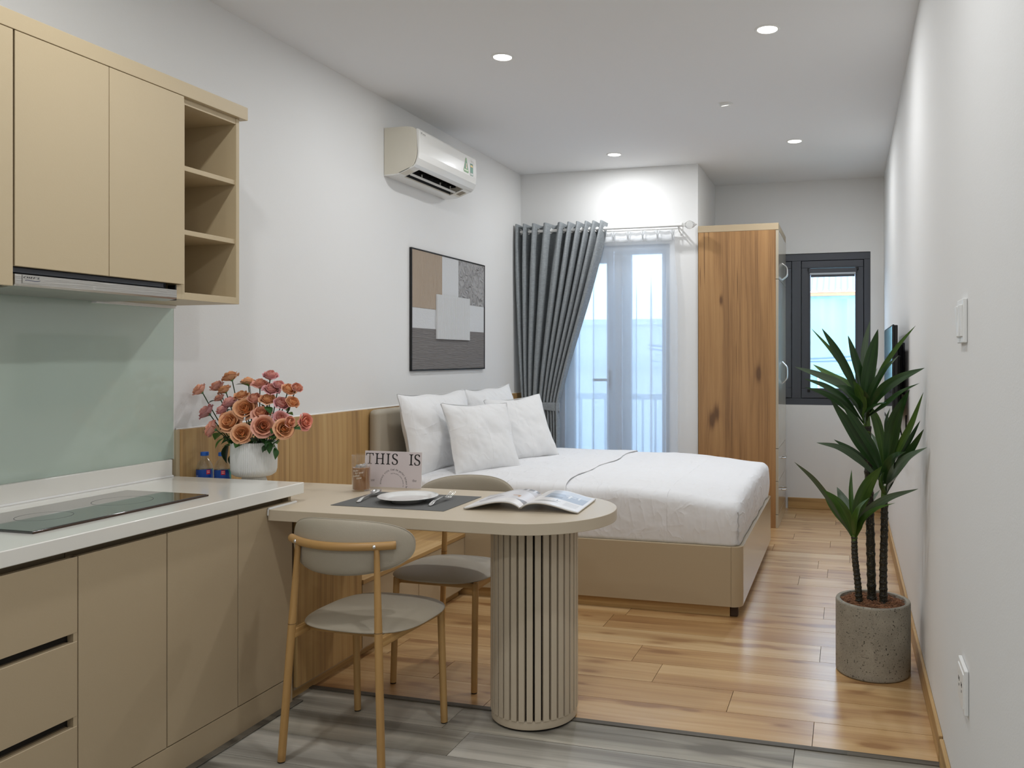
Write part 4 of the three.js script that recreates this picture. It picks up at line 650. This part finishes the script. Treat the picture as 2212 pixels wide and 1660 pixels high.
// ---------------------------------------------------------------- wardrobe and television
{
  const w = thing('wardrobe', 'tall oak-sided wardrobe with glossy beige doors beside the alcove window', 'wardrobe', [-0.82, 0, -6.95]);
  const X0 = -1.136, X1 = -0.532, Z1 = -6.545, Z0 = -7.34;
  part(w, 'side_panel', box(X0, X1, 0, 2.308, Z1 - 0.018, Z1, 0.001, 'y'), M.rusticOak, 'knotty oak side panel');
  part(w, 'carcass', box(X0 + 0.002, X1 - 0.002, 0, 2.308, Z0, Z1 - 0.019), M.beigeBed);
  part(w, 'top_board', box(X0 - 0.002, -0.511, 2.309, 2.361, Z0, Z1 + 0.001, 0.0015, 'x'), M.beigeBed);
  const ZM = -6.935, face = (name, y0, y1, z0, z1) => part(w, name, box(X1, -0.511, y0 + 0.002, y1 - 0.002, z0 + 0.0015, z1 - 0.0015, 0.0015, 'y'), M.gloss);
  const bow = (y, z, hh) => tube([[-0.512, y + hh, z], [-0.497, y + hh * 0.82, z], [-0.477, y + hh * 0.58, z], [-0.472, y + hh * 0.4, z], [-0.472, y - hh * 0.4, z], [-0.477, y - hh * 0.58, z], [-0.497, y - hh * 0.82, z], [-0.512, y - hh, z]], 0.0042, 60, 8);
  for (const [z0, z1, hz] of [[ZM, Z1, -6.905], [Z0, ZM, -6.965]]) {
    const a = face('door', 1.926, 2.308, z0, z1); part(a, 'handle', bow(2.02, hz, 0.066), M.chrome);
    const b = face('door', 0.614, 1.926, z0, z1); part(b, 'handle', bow(1.195, hz, 0.09), M.chrome);
  }
  for (const [y0, y1] of [[0.36, 0.614], [0.103, 0.36]]) { const d = face('drawer', y0, y1, Z0, Z1); part(d, 'handle', [tube([[-0.511, y0 + 0.145, -7.0], [-0.482, y0 + 0.145, -6.985], [-0.478, y0 + 0.145, -6.94], [-0.482, y0 + 0.145, -6.895], [-0.511, y0 + 0.145, -6.88]], 0.006, 32, 8)], M.chrome); }
  part(w, 'kick_board', box(X1, -0.511, 0, 0.101, Z0, Z1, 0.0015, 'z'), M.gloss);

  const tv = thing('television', 'black flat television on a wall bracket beyond the potted plant', 'television', [0.25, 0.965, -4.89]);
  part(tv, 'back_shell', [box(0.228, 0.246, 0.968, 1.484, -5.348, -4.436, 0.004), box(0.244, 0.272, 1.0, 1.33, -5.22, -4.56, 0.02)], M.blackPlastic);
  part(tv, 'bezel', box(0.220, 0.229, 0.965, 1.487, -5.352, -4.432, 0.003), M.blackPlastic);
  part(tv, 'screen', box(0.2185, 0.2205, 0.990, 1.478, -5.342, -4.442, 0.0005), M.screen);
  part(tv, 'wall_bracket', [box(0.288, 0.299, 1.12, 1.40, -5.02, -4.76, 0.002), box(0.268, 0.290, 1.13, 1.39, -4.80, -4.775, 0.002), box(0.268, 0.290, 1.13, 1.39, -5.00, -4.975, 0.002)], M.anthraciteDark);
  part(tv, 'cable', tube([[0.262, 1.02, -4.62], [0.27, 0.93, -4.60], [0.285, 0.88, -4.58], [0.292, 0.93, -4.57], [0.294, 1.02, -4.57]], 0.004, 40, 6), M.blackPlastic);
}

// ---------------------------------------------------------------- switches
{
  const plate = (name, label, cat, y, z, hh, hw, draw) => {
    const s = thing(name, label, cat, [XR, y, z]);
    part(s, 'frame', box(XR - 0.011, XR - 0.0005, y - hh, y + hh, z - hw, z + hw, 0.003), M.white); draw(s); };
  plate('light_switch', 'white light switch plate at eye height on the plain long wall', 'switch', 1.416, -2.385, 0.058, 0.062, (s) => { for (let i = -1; i <= 1; i++) part(s, 'rocker', turned(box(-0.004, 0.004, -0.042, 0.042, -0.0165, 0.0165, 0.0025), 0, 0, 0.06 * (i ? 1 : -1), [XR - 0.0125, 1.416, -2.385 + i * 0.036]), M.white); });
  plate('power_socket', 'white power socket plate low on the plain long wall', 'socket', 0.458, -2.36, 0.058, 0.062, (s) => { part(s, 'cover', box(XR - 0.0135, XR - 0.009, 0.413, 0.503, -2.412, -2.308, 0.002), M.white); for (const z of [-2.385, -2.335]) part(s, 'outlet', [box(XR - 0.0142, XR - 0.0132, 0.462, 0.472, z - 0.008, z - 0.004), box(XR - 0.0142, XR - 0.0132, 0.462, 0.472, z + 0.004, z + 0.008), box(XR - 0.0142, XR - 0.0132, 0.447, 0.453, z - 0.002, z + 0.002)], M.blackPlastic); });
}

// leaves as [base, two points along it, tip, width] and rose heads as [x, y, z, radius, tone], millimetres
const crownA = [[68,1085,-3680,17,1226,-3697,-58,1340,-3713,-151,1447,-3730,17],
 [66,1113,-3680,8,1246,-3663,-49,1357,-3647,-103,1443,-3630,30],
 [68,1099,-3680,52,1227,-3647,27,1323,-3613,3,1411,-3580,38],
 [71,1113,-3680,68,1246,-3720,73,1369,-3760,96,1481,-3800,27],
 [72,1085,-3680,79,1213,-3653,99,1334,-3627,122,1436,-3600,46],
 [77,1085,-3680,129,1248,-3640,196,1361,-3600,265,1448,-3560,17],
 [77,1099,-3680,100,1178,-3630,145,1263,-3580,199,1328,-3530,35],
 [74,1128,-3680,87,1180,-3730,109,1230,-3780,127,1275,-3830,23],
 [77,1071,-3680,133,1177,-3597,206,1237,-3513,297,1279,-3430,38],
 [77,1065,-3680,143,1123,-3580,204,1182,-3480,266,1222,-3380,20],
 [66,1099,-3680,9,1194,-3713,-67,1239,-3747,-145,1289,-3780,35],
 [66,1062,-3680,-8,1187,-3663,-104,1240,-3647,-215,1280,-3630,32],
 [67,1040,-3680,-8,1140,-3640,-91,1200,-3600,-174,1232,-3560,26],
 [68,1023,-3680,0,1108,-3613,-79,1166,-3547,-165,1199,-3480,23],
 [68,1057,-3680,54,1133,-3627,0,1185,-3573,-47,1204,-3520,40],
 [71,1040,-3680,62,1130,-3633,43,1187,-3587,24,1224,-3540,32],
 [72,1029,-3680,80,1090,-3613,113,1122,-3547,149,1141,-3480,43],
 [75,1029,-3680,81,1102,-3647,79,1151,-3613,67,1185,-3580,26]];
const crownB = [[149,816,-3680,62,943,-3647,-5,1056,-3613,-67,1147,-3580,38],
 [149,807,-3680,105,932,-3633,32,1054,-3587,-22,1133,-3540,32],
 [151,830,-3680,136,971,-3673,111,1072,-3667,73,1128,-3660,32],
 [149,787,-3680,49,891,-3630,-32,946,-3580,-122,969,-3530,26],
 [149,802,-3680,76,876,-3673,14,928,-3667,-54,971,-3660,27],
 [155,830,-3680,160,962,-3713,160,1047,-3747,178,1103,-3780,12],
 [153,816,-3680,174,970,-3630,197,1082,-3580,240,1191,-3530,55],
 [156,816,-3680,209,954,-3613,246,1045,-3547,296,1183,-3480,27],
 [157,802,-3680,225,932,-3663,258,999,-3647,295,1061,-3630,17],
 [157,788,-3680,227,908,-3607,258,971,-3533,291,1040,-3460,25],
 [155,788,-3680,168,861,-3613,193,914,-3547,224,949,-3480,55],
 [157,751,-3680,183,847,-3560,236,928,-3440,299,983,-3320,52],
 [151,737,-3680,144,789,-3613,139,831,-3547,136,863,-3480,43],
 [157,740,-3680,167,792,-3597,178,826,-3513,191,862,-3430,23],
 [147,844,-3680,130,914,-3730,112,954,-3780,99,991,-3830,32]];
const crownC = [[24,557,-3680,-27,653,-3653,-131,800,-3627,-215,878,-3600,25],
 [24,557,-3680,0,645,-3630,-37,716,-3580,-96,777,-3530,38],
 [21,563,-3680,-22,643,-3680,-66,704,-3680,-102,758,-3680,38],
 [25,574,-3680,14,639,-3713,-14,695,-3747,-43,752,-3780,43],
 [25,574,-3680,20,656,-3697,15,753,-3713,18,836,-3730,17],
 [28,557,-3680,43,691,-3633,80,795,-3587,135,880,-3540,55],
 [30,552,-3680,70,665,-3613,152,747,-3547,269,803,-3480,29],
 [30,546,-3680,62,643,-3597,117,708,-3513,181,752,-3430,38],
 [28,552,-3680,32,636,-3613,53,707,-3547,85,760,-3480,40],
 [29,563,-3680,58,641,-3713,92,694,-3747,137,748,-3780,32]];
const roses = [[-2515,1241,-2960,32,0], [-2599,1187,-2876,31,1], [-2566,1200,-2939,32,2], [-2521,1186,-2931,26,0], [-2531,1152,-2913,21,2], [-2418,1221,-2949,29,0], [-2354,1211,-2944,32,2], [-2316,1247,-2963,32,3], [-2258,1208,-2942,26,3], [-2287,1190,-2932,32,3], [-2202,1190,-2932,32,0], [-2166,1197,-2935,25,2], [-2423,1163,-2918,29,0], [-2469,1136,-2903,34,3], [-2353,1152,-2911,32,2], [-2288,1148,-2909,31,0], [-2213,1135,-2901,32,3], [-2163,1140,-2903,29,0], [-2570,1096,-2882,34,3], [-2492,1105,-2886,29,3], [-2380,1111,-2888,43,0], [-2293,1093,-2878,36,1], [-2468,1075,-2869,26,1], [-2430,1057,-2859,42,0], [-2511,1029,-2844,32,2], [-2352,1014,-2833,37,0], [-2260,1043,-2848,41,1], [-2190,1078,-2868,29,3], [-2141,1062,-2858,24,1], [-2159,1036,-2843,36,0], [-2070,1064,-2858,31,4]];
// ---------------------------------------------------------------- potted plant
{
  const px = 0.104, pz = -3.683, R = 0.1514;
  const pot = thing('potted_plant', 'tall dracaena-like plant with three stems in a speckled concrete pot', 'plant', [px, 0, pz]);
  part(pot, 'pot', (() => { const g = lathe([[0, 0], [R - 0.006, 0], [R - 0.001, 0.004], [R, 0.012], [R, 0.294], [R - 0.002, 0.300], [R - 0.005, 0.301], [R - 0.016, 0.301], [R - 0.019, 0.299], [R - 0.021, 0.25], [0, 0.25]], 96, [px, 0, pz]); const p = g.attributes.position, uv = g.attributes.uv; for (let i = 0; i < p.count; i++) uv.setXY(i, uv.getX(i) * 2 * Math.PI * R, p.getY(i)); return g; })(), M.concrete, 'speckled grey concrete pot');
  part(pot, 'soil', grid(48, 16, (u, v) => { const a = -u * 2 * Math.PI, r = v * (R - 0.02), x = px + Math.cos(a) * r, z = pz + Math.sin(a) * r; return [x, 0.282 + 0.006 * (1 - v) + 0.010 * (noise(x * 90, z * 90, 501) - 0.5), z]; }), M.coir);
  const Rn = rngOf(19), fibre = []; for (let i = 0; i < 900; i++) { const a = Rn() * 6.283, r = Math.sqrt(Rn()) * (R - 0.028), x = px + Math.cos(a) * r, z = pz + Math.sin(a) * r, b = Rn() * 6.283, l = 0.010 + Rn() * 0.018, y = 0.287 + Rn() * 0.008; fibre.push(tube([[x - Math.cos(b) * l, y - 0.002, z - Math.sin(b) * l], [x + (Rn() - 0.5) * 0.012, y + 0.006 * Rn(), z + (Rn() - 0.5) * 0.012], [x + Math.cos(b) * l, y, z + Math.sin(b) * l]], 0.0007 + Rn() * 0.0006, 4, 3)); const fg = fibre[fibre.length - 1], k = 0.35 + Rn() * 0.9, cc = new Float32Array(fg.attributes.position.count * 3); for (let j = 0; j < cc.length; j += 3) { cc[j] = 0.36 * k; cc[j + 1] = 0.17 * k; cc[j + 2] = 0.085 * k; } fg.setAttribute('color', new THREE.BufferAttribute(cc, 3)); }
  const fb = part(pot, 'coir_fibre', merge(fibre), M.coirFibre); fb.userData.kind = 'stuff'; fb.userData.label = 'red-brown coconut fibre mulch';
  const trunk = (pts, r, seed) => {
    const ring = (t) => { const n = 17, f = (t * n + 0.35 * noise(t * 9, seed, 5)) % 1; return r * (1 - 0.12 * t) * (1 + 0.20 * smooth(0.5, 0.97, f) * smooth(1, 0.97, f) - 0.07 * f + 0.06 * (noise(t * 40, seed, 3) - 0.5) + 0.25 * smooth(0.05, 0, t)); };
    return part(pot, 'stem', taper(pts, ring, 150, 16), M.trunk); };
  const stems = [trunk([[0.101, 0.275, -3.70], [0.096, 0.50, -3.69], [0.090, 0.75, -3.685], [0.081, 1.03, -3.68]], 0.0185, 1), trunk([[0.146, 0.275, -3.665], [0.146, 0.45, -3.67], [0.150, 0.60, -3.675], [0.150, 0.735, -3.68]], 0.0165, 2), trunk([[0.050, 0.275, -3.645], [0.043, 0.37, -3.655], [0.031, 0.48, -3.67], [0.029, 0.56, -3.68]], 0.0145, 3)];
  [[[0.081, 1.00, -3.68], [0.080, 1.09, -3.68], 0.017], [[0.150, 0.70, -3.68], [0.148, 0.78, -3.68], 0.0155], [[0.030, 0.505, -3.675], [0.028, 0.60, -3.68], 0.0135]].forEach(([a, b, r], i) => part(stems[i], 'sheath', taper([a, b], (t) => r * (1 - 0.35 * t), 6, 14), M.leafSheath));
  const eye = new THREE.Vector3(0, 1, 0);
  const leafGeo = (r, seed) => {
    const P = [0, 1, 2, 3].map((i) => new THREE.Vector3(r[i * 3] / 1000, r[i * 3 + 1] / 1000, r[i * 3 + 2] / 1000)); for (const p of P) p.x = Math.min(p.x, XR - 0.012);
    const c = new THREE.CatmullRomCurve3(P), Q = rngOf(seed), w = r[12] / 2000 * 1.22, roll = (Q() - 0.5) * 1.0, T = new THREE.Vector3(), S = new THREE.Vector3(), N = new THREE.Vector3();
    return grid(6, 30, (u, v) => {
      const p = c.getPoint(v); c.getTangent(v, T); N.set(0.25 * Math.sin(seed), 0.55 - 0.3 * T.y, 0.85).addScaledVector(eye, 0.1); S.crossVectors(T, N).normalize(); N.crossVectors(S, T).normalize();
      const a = roll + 0.3 * v, sx = S.clone().multiplyScalar(Math.cos(a)).addScaledVector(N, Math.sin(a)), nx = N.clone().multiplyScalar(Math.cos(a)).addScaledVector(S, -Math.sin(a));
      const e = u * 2 - 1, hw = w * Math.max(0.02, (0.30 + 0.70 * smooth(0.02, 0.42, v)) * (v < 0.45 ? 1 : Math.cos((v - 0.45) / 0.55 * Math.PI / 2) ** 0.85)), dip = 0.28 * hw * Math.abs(e) * (1 - 0.5 * v);
      return [p.x + sx.x * e * hw + nx.x * dip, p.y + sx.y * e * hw + nx.y * dip, Math.max(-7, p.z + sx.z * e * hw + nx.z * dip), u, v];
    });
  };
  [crownA, crownB, crownC].forEach((crown, k) => crown.forEach((r, i) => part(stems[k], 'leaf', leafGeo(r, 31 + k * 40 + i * 7), M.leaf[k === 2 ? (i % 3 === 0 ? 2 : 1) : (i * 7 + k) % 5 === 0 ? 1 : i % 4 === 3 ? 2 : 0])));
}

// ---------------------------------------------------------------- vase, roses, water bottles
{
  const vx = -2.367, vz = -2.925;
  const vase = thing('vase', 'white ribbed footed vase holding the peach roses', 'vase', [vx, TT, vz]);
  const prof = [[0, 0], [0.062, 0], [0.064, 0.003], [0.060, 0.014], [0.045, 0.058], [0.044, 0.064], [0.070, 0.068], [0.084, 0.078], [0.0885, 0.095], [0.0895, 0.140], [0.0885, 0.206], [0.0865, 0.2085], [0.0845, 0.206], [0.084, 0.11], [0.06, 0.09], [0, 0.09]];
  const g = lathe(prof, 288, [0, 0, 0]), p = g.attributes.position;
  for (let i = 0; i < p.count; i++) { const x = p.getX(i), y = p.getY(i), z = p.getZ(i), r = Math.hypot(x, z); if (r > 0.03 && (r > 0.0862 || y < 0.08)) { const k = 1 + 0.0016 / r * Math.cos(Math.atan2(z, x) * 72); p.setX(i, x * k); p.setZ(i, z * k); } }
  g.computeVertexNormals(); g.translate(vx, TT, vz); part(vase, 'body', g, M.ceramic);

  // three rose heads: cupped petals wound round a tight heart; vertex colours run from warm heart to paler rim
  const bloom = (open, seed) => {
    const R = rngOf(seed), list = [];
    const petal = (a, r0, top, wid, close, curl, tone) => {           // a cupped petal: narrow foot, full belly, lip that closes in or rolls out
      const gg = grid(8, 8, (u, v) => {
        const e = u * 2 - 1, th = a + e * wid * (0.45 + 0.55 * Math.sin(Math.min(1, v * 1.3) * Math.PI / 2)), belly = Math.sin(Math.PI * (0.10 + 0.52 * v)), fl = r0 * belly * (1 - close * v * v) + curl * smooth(0.62, 1, v) ** 2 * 0.30 + 0.03 * e * e * v, y = lerp(-0.62, top, v) - 0.20 * e * e * v + 0.10 * curl * Math.max(0, 1 - 2.2 * Math.abs(e)) * v ** 4 - curl * smooth(0.7, 1, v) ** 2 * 0.22;
        return [Math.cos(th) * fl, y, Math.sin(th) * fl];
      });
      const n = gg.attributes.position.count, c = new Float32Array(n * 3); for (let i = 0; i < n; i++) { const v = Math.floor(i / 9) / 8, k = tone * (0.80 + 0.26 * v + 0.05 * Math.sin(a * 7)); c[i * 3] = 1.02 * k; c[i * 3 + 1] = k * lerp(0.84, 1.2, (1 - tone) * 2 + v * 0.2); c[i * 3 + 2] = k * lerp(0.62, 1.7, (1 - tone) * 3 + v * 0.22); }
      gg.setAttribute('color', new THREE.BufferAttribute(c, 3)); list.push(gg);
    };
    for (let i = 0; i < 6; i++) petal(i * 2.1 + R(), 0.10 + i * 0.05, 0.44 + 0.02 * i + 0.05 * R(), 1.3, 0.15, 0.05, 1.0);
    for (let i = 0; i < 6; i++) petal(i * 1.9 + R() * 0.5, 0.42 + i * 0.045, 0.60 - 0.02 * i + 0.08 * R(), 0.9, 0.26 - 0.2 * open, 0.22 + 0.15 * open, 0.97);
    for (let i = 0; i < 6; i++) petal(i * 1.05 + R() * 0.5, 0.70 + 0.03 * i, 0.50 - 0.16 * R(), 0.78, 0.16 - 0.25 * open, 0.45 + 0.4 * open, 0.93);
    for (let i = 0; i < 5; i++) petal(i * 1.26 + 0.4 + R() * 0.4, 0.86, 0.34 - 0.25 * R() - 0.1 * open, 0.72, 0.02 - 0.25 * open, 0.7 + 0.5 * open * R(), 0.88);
    const cal = lathe([[0, -0.78], [0.14, -0.74], [0.24, -0.6], [0.3, -0.48], [0.0, -0.44]], 12); const n = cal.attributes.position.count, c = new Float32Array(n * 3); for (let i = 0; i < n; i++) { c[i * 3] = 0.10; c[i * 3 + 1] = 0.55; c[i * 3 + 2] = 0.35; } cal.setAttribute('color', new THREE.BufferAttribute(c, 3)); list.push(cal);
    return merge(list);
  };
  const heads = [bloom(0.75, 3), bloom(0.35, 7), bloom(0.1, 11)];
  const leafShape = (L, W) => grid(6, 8, (u, v) => { const e = u * 2 - 1, w = W * Math.sin(Math.PI * v ** 0.8) * (1 - 0.2 * v); return [e * w, 0.10 * L * Math.sin(v * 3) + 0.25 * w * Math.abs(e), v * L]; });
  const tones = ['peach', 'salmon', 'dusky', 'pink', 'coral'];
  const spots = ['peach rose high above the small gap at the wall side of the bouquet', 'salmon rose stretching furthest towards the glass splashback', 'dusky peach rose above its neighbour near the splashback side', 'small peach rose tucked below the dusky one at the splashback side', 'small dark dusky rose half hidden low behind the stems, splashback side',
    'peach rose in the top row, first of the touching pair', 'dusky rose in the top row, second of the touching pair', 'pink rose that stands highest of the whole bouquet', 'small pink rose just below the highest rose', 'pink rose with drooping outer petals under the top row', 'peach rose at the upper outer edge beside the plain wall', 'small dusky rose furthest out at the upper edge beside the plain wall',
    'cup-shaped peach rose in the middle of the second row', 'long pink rose leaning over the bouquet towards the splashback', 'dusky pink rose beside the cup-shaped one in the second row', 'peach rose facing sideways in the second row', 'mauve pink rose pointing down in the second row', 'peach rose at the outer edge below the upper pair', 'large pale pink rose hanging out at the splashback side', 'pink rose lying flat between the pale pink and the big one',
    'largest golden peach rose fully open in the bouquet centre', 'salmon rose beside the largest rose', 'small salmon rose above the second largest one, splashback side', 'wide open golden rose in the front row, splashback side', 'closed pink and yellow rose lowest at the splashback side', 'open peach rose touching the vase rim with a spiral heart', 'pale salmon rose with a spread petal above the vase rim', 'small pink rose over the pair at the outer front', 'little salmon rose behind the round peach one', 'round open peach rose over the vase rim, towards the bed', 'coral rose bud reaching furthest out towards the bed'];
  const faceOut = new Set([20, 23, 25, 26, 29]);
  const Q = rngOf(77);
  roses.forEach(([x, y, z, r, tone], i) => {
    x /= 1000; y /= 1000; z /= 1000; r = Math.max(0.022, r / 1000);
    const o = thing('rose', spots[i], 'rose', [x, y, z], 'peach and pink roses in the white vase', true);
    const dir = new THREE.Vector3(x - vx, 0.10 + (y - 1.02) * 0.6, z - vz + 0.05); if (faceOut.has(i)) dir.set((x - vx) * 1.2 + 0.06, 0.09, 0.15); else if (y < 1.07) dir.set((x - vx) * 1.5, 0.06, 0.05); else dir.y += 0.05; dir.normalize(); dir.addScaledVector(new THREE.Vector3(0.6, 0.12, 0.8), faceOut.has(i) ? 0.45 : 0.16 + 0.3 * ((i * 7 % 5) / 5 - 0.4)).normalize();
    const q = new THREE.Quaternion().setFromUnitVectors(new THREE.Vector3(0, 1, 0), dir), head = heads[faceOut.has(i) ? 0 : i % 3].clone();
    head.applyMatrix4(new THREE.Matrix4().compose(new THREE.Vector3(), q.multiply(new THREE.Quaternion().setFromAxisAngle(new THREE.Vector3(0, 1, 0), i * 1.7)), new THREE.Vector3(r, r, r).multiplyScalar(0.98)));
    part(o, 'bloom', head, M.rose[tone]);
    const b = dir.clone().multiplyScalar(-0.72 * r), mouth = [vx - x + clamp((x - vx) * 0.35, -0.055, 0.055), TT + 0.16 - y, vz - z + clamp((z - vz) * 0.5, -0.04, 0.04)], m1 = dir.clone().multiplyScalar(-0.06);
    const st = part(o, 'stem', taper([[b.x, b.y, b.z], [lerp(m1.x, mouth[0], 0.25), Math.min(b.y - 0.02, lerp(m1.y, mouth[1], 0.35)), lerp(m1.z, mouth[2], 0.25)], [mouth[0], Math.max(mouth[1], mouth[1] + 0.0), mouth[2]]], () => 0.0022, 18, 7), M.stem);
    const nl = 3;
    for (let k = 0; k < nl; k++) { const t = 0.16 + 0.2 * k + Q() * 0.12, c = [lerp(b.x, mouth[0], t), lerp(b.y, mouth[1], t), lerp(b.z, mouth[2], t)], L = 0.036 + Q() * 0.030, lg = leafShape(L, L * 0.30); lg.applyMatrix4(new THREE.Matrix4().makeRotationFromEuler(new THREE.Euler(-0.3 + Q() * 1.1, Q() * 6.283, Q() * 0.8 - 0.4, 'YXZ'))); lg.translate(...c); const w = lg.attributes.position; for (let a = 0; a < w.count; a++) if (w.getX(a) + x < XL + 0.03) w.setX(a, XL + 0.03 - x); part(o, 'leaf', lg, M.roseLeaf[(i + k) % 3]); }
  });
  // longer leaf sprays over the rim
  const spray = thing('leaf_spray', 'drooping dark green rose foliage over the vase rim', 'foliage', [vx, TT + 0.2, vz], undefined, true);
  const S = [[-0.115, 0.045, 0.05, 0.075, 0.5, -2.0, 2], [-0.07, 0.03, 0.085, 0.06, 0.9, -1.2, 2], [-0.10, 0.0, 0.03, 0.085, 1.5, -1.4, 1], [-0.085, -0.04, 0.02, 0.06, 1.5, -1.5, 1], [0.10, 0.02, 0.05, 0.06, 1.2, 1.2, 0], [0.13, -0.01, 0.04, 0.05, 1.5, 1.4, 0], [0.085, 0.155, 0.03, 0.055, 0.6, 1.0, 0], [-0.02, 0.235, 0.0, 0.06, -0.1, -1.3, 0], [0.0, 0.02, 0.08, 0.05, 0.6, 0.2, 0], [0.05, 0.03, 0.07, 0.05, 0.4, 0.9, 1], [-0.04, 0.02, 0.06, 0.06, 0.3, -0.6, 1], [0.02, 0.05, -0.05, 0.07, 0.1, 2.6, 1], [-0.05, 0.06, -0.03, 0.07, 0.1, -2.5, 1], [0.06, 0.07, 0.0, 0.065, 0.1, 1.9, 1]];
  for (const [a, b, c, L, pit, yaw, m] of S) { const lg = leafShape(L, L * 0.33); lg.applyMatrix4(new THREE.Matrix4().makeRotationFromEuler(new THREE.Euler(pit, yaw, 0, 'YXZ'))); lg.translate(a, b, c); part(spray, 'leaf', lg, M.roseLeaf[m]); part(spray, 'stem', taper([[a * 0.3, -0.05, c * 0.3], [a * 0.75, b * 0.8 + 0.01, c * 0.8], [a, b, c]], () => 0.0012, 10, 6), M.stem); }

  const label = canvasTex(1024, 400, (c) => { c.fillStyle = '#1c4a9c'; c.fillRect(0, 0, 1024, 400); c.fillStyle = '#2c7fbe'; c.beginPath(); c.moveTo(0, 0); c.bezierCurveTo(200, 120, 260, 40, 420, 160); c.lineTo(420, 0); c.fill(); c.fillStyle = '#123a8a'; c.fillRect(0, 260, 1024, 140); c.fillStyle = '#33b5a6'; c.beginPath(); c.moveTo(1024, 0); c.lineTo(900, 0); c.bezierCurveTo(960, 140, 900, 250, 1024, 330); c.fill(); c.fillStyle = '#d0283a'; c.fillRect(760, 10, 80, 130); c.fillStyle = '#f3dfe1'; c.fillRect(772, 40, 56, 14); c.fillRect(772, 84, 56, 14); c.fillStyle = '#dfe6f2'; c.fillRect(400, 250, 200, 62); c.fillStyle = '#2b3d6b'; for (let i = 0; i < 24; i++) c.fillRect(410 + i * 7.6, 258, 3, 46); c.fillStyle = '#e46a62'; c.fillRect(420, 160, 48, 60); c.fillStyle = '#b9c8e6'; for (let i = 0; i < 4; i++) c.fillRect(490, 165 + i * 14, 100, 5); c.fillRect(400, 340, 210, 10); c.fillRect(330, 260, 14, 110); });
  const bottle = (text, x, z, turn) => {
    const o = thing('water_bottle', text, 'bottle', [x, TT, z], 'small water bottles by the vase', true), q = [0, 0];
    part(o, 'bottle', lathe([[0, 0.002], [0.024, 0], [0.030, 0.003], [0.0325, 0.010], [0.0325, 0.030], [0.0315, 0.033], [0.0325, 0.036], [0.0325, 0.092], [0.031, 0.106], [0.024, 0.121], [0.016, 0.131], [0.0135, 0.135], [0.0135, 0.141], [0.0155, 0.142], [0.0155, 0.144], [0.0125, 0.1445], [0.0125, 0.158]], 40), M.pet);
    const lb = new THREE.CylinderGeometry(0.0329, 0.0329, 0.056, 48, 1, true, turn); lb.translate(0, 0.062, 0); part(o, 'wrap', lb, std({ map: label, roughness: 0.4, side: THREE.DoubleSide }), 'blue wrap with a red badge and white panel');
    part(o, 'cap', (() => { const g2 = lathe([[0, 0.161], [0.0145, 0.161], [0.0158, 0.1595], [0.016, 0.146], [0.0135, 0.1455]], 72); const P = g2.attributes.position; for (let i = 0; i < P.count; i++) { const X = P.getX(i), Z = P.getZ(i), r = Math.hypot(X, Z); if (r > 0.0155) { const k = 1 + 0.02 * Math.cos(Math.atan2(Z, X) * 36); P.setX(i, X * k); P.setZ(i, Z * k); } } g2.computeVertexNormals(); return g2; })(), M.blueCap);
    part(o, 'water', lathe([[0, 0.004], [0.0305, 0.006], [0.0315, 0.03], [0.0315, 0.09], [0, 0.09]], 32), phys({ color: 0xffffff, roughness: 0, transmission: 1, thickness: 0.05, ior: 1.33 }));
    return o;
  };
  bottle('small blue-capped water bottle at the wall side of its twin', -2.586, -2.895, 2.55);
  bottle('small blue-capped water bottle touching the vase side, red badge in view', -2.505, -2.905, 2.15);
}

// ---------------------------------------------------------------- ceiling downlights, each with its own light
{
  const where = ['above the dining table, kitchen side', 'above the oak floor in line with the potted plant', 'over the head half of the bed before the curtain', 'deep in the room before the wardrobe', 'above the kitchen counter', 'above the grey floor beside the plain wall', 'behind the camera above the kitchen run', 'behind the camera beside the plain wall'];
  LAMP_SPOTS.forEach(([x, z], i) => {
    const o = thing('ceiling_downlight', 'round white recessed downlight ' + where[i], 'downlight', [x, H, z], 'recessed downlights in the ceiling');
    part(o, 'trim_ring', lathe([[0.046, -0.0015], [0.050, -0.005], [0.056, -0.004], [0.0595, -0.001], [0.0595, 0.001], [0.046, 0.001]], 48, [x, H, z]), M.white);
    part(o, 'light_diffuser', lathe([[0, -0.003], [0.0465, -0.003], [0.0465, -0.0005], [0, -0.0005]], 48, [x, H, z]), M.lampGlow);
    const l = new THREE.RectAreaLight(LAMP_COLOR, LAMP_POWER, 0.082, 0.082); l.position.set(x, H - 0.007, z); l.lookAt(x, 0, z); scene.add(l);
  });
  const x = -0.715, z = -5.06, o = thing('ceiling_downlight', 'small tilted recessed spotlight alone in the middle of the ceiling', 'downlight', [x, H, z], 'recessed downlights in the ceiling');
  part(o, 'trim_ring', lathe([[0.034, -0.001], [0.038, -0.004], [0.045, -0.003], [0.047, 0.001], [0.034, 0.001]], 40, [x, H, z]), M.white);
  part(o, 'gimbal', turned(lathe([[0.024, -0.006], [0.033, -0.006], [0.033, 0.012], [0.024, 0.012]], 36), 0.25, 0, 0.12, [x, H - 0.004, z]), M.white);
  part(o, 'light_diffuser', turned(lathe([[0, -0.004], [0.0245, -0.004], [0.0245, 0], [0, 0]], 36), 0.25, 0, 0.12, [x, H - 0.004, z]), M.lampGlow);
  const l = new THREE.SpotLight(LAMP_COLOR, 2.0, 0, 0.6, 0.6, 2); l.position.set(x, H - 0.02, z); l.target.position.set(x - 0.4, 0, z - 0.5); l.castShadow = true; scene.add(l, l.target);
}

scene.traverse((o) => { if (o.isMesh) { o.castShadow = true; o.receiveShadow = true; } });
renderer.render(scene, camera);
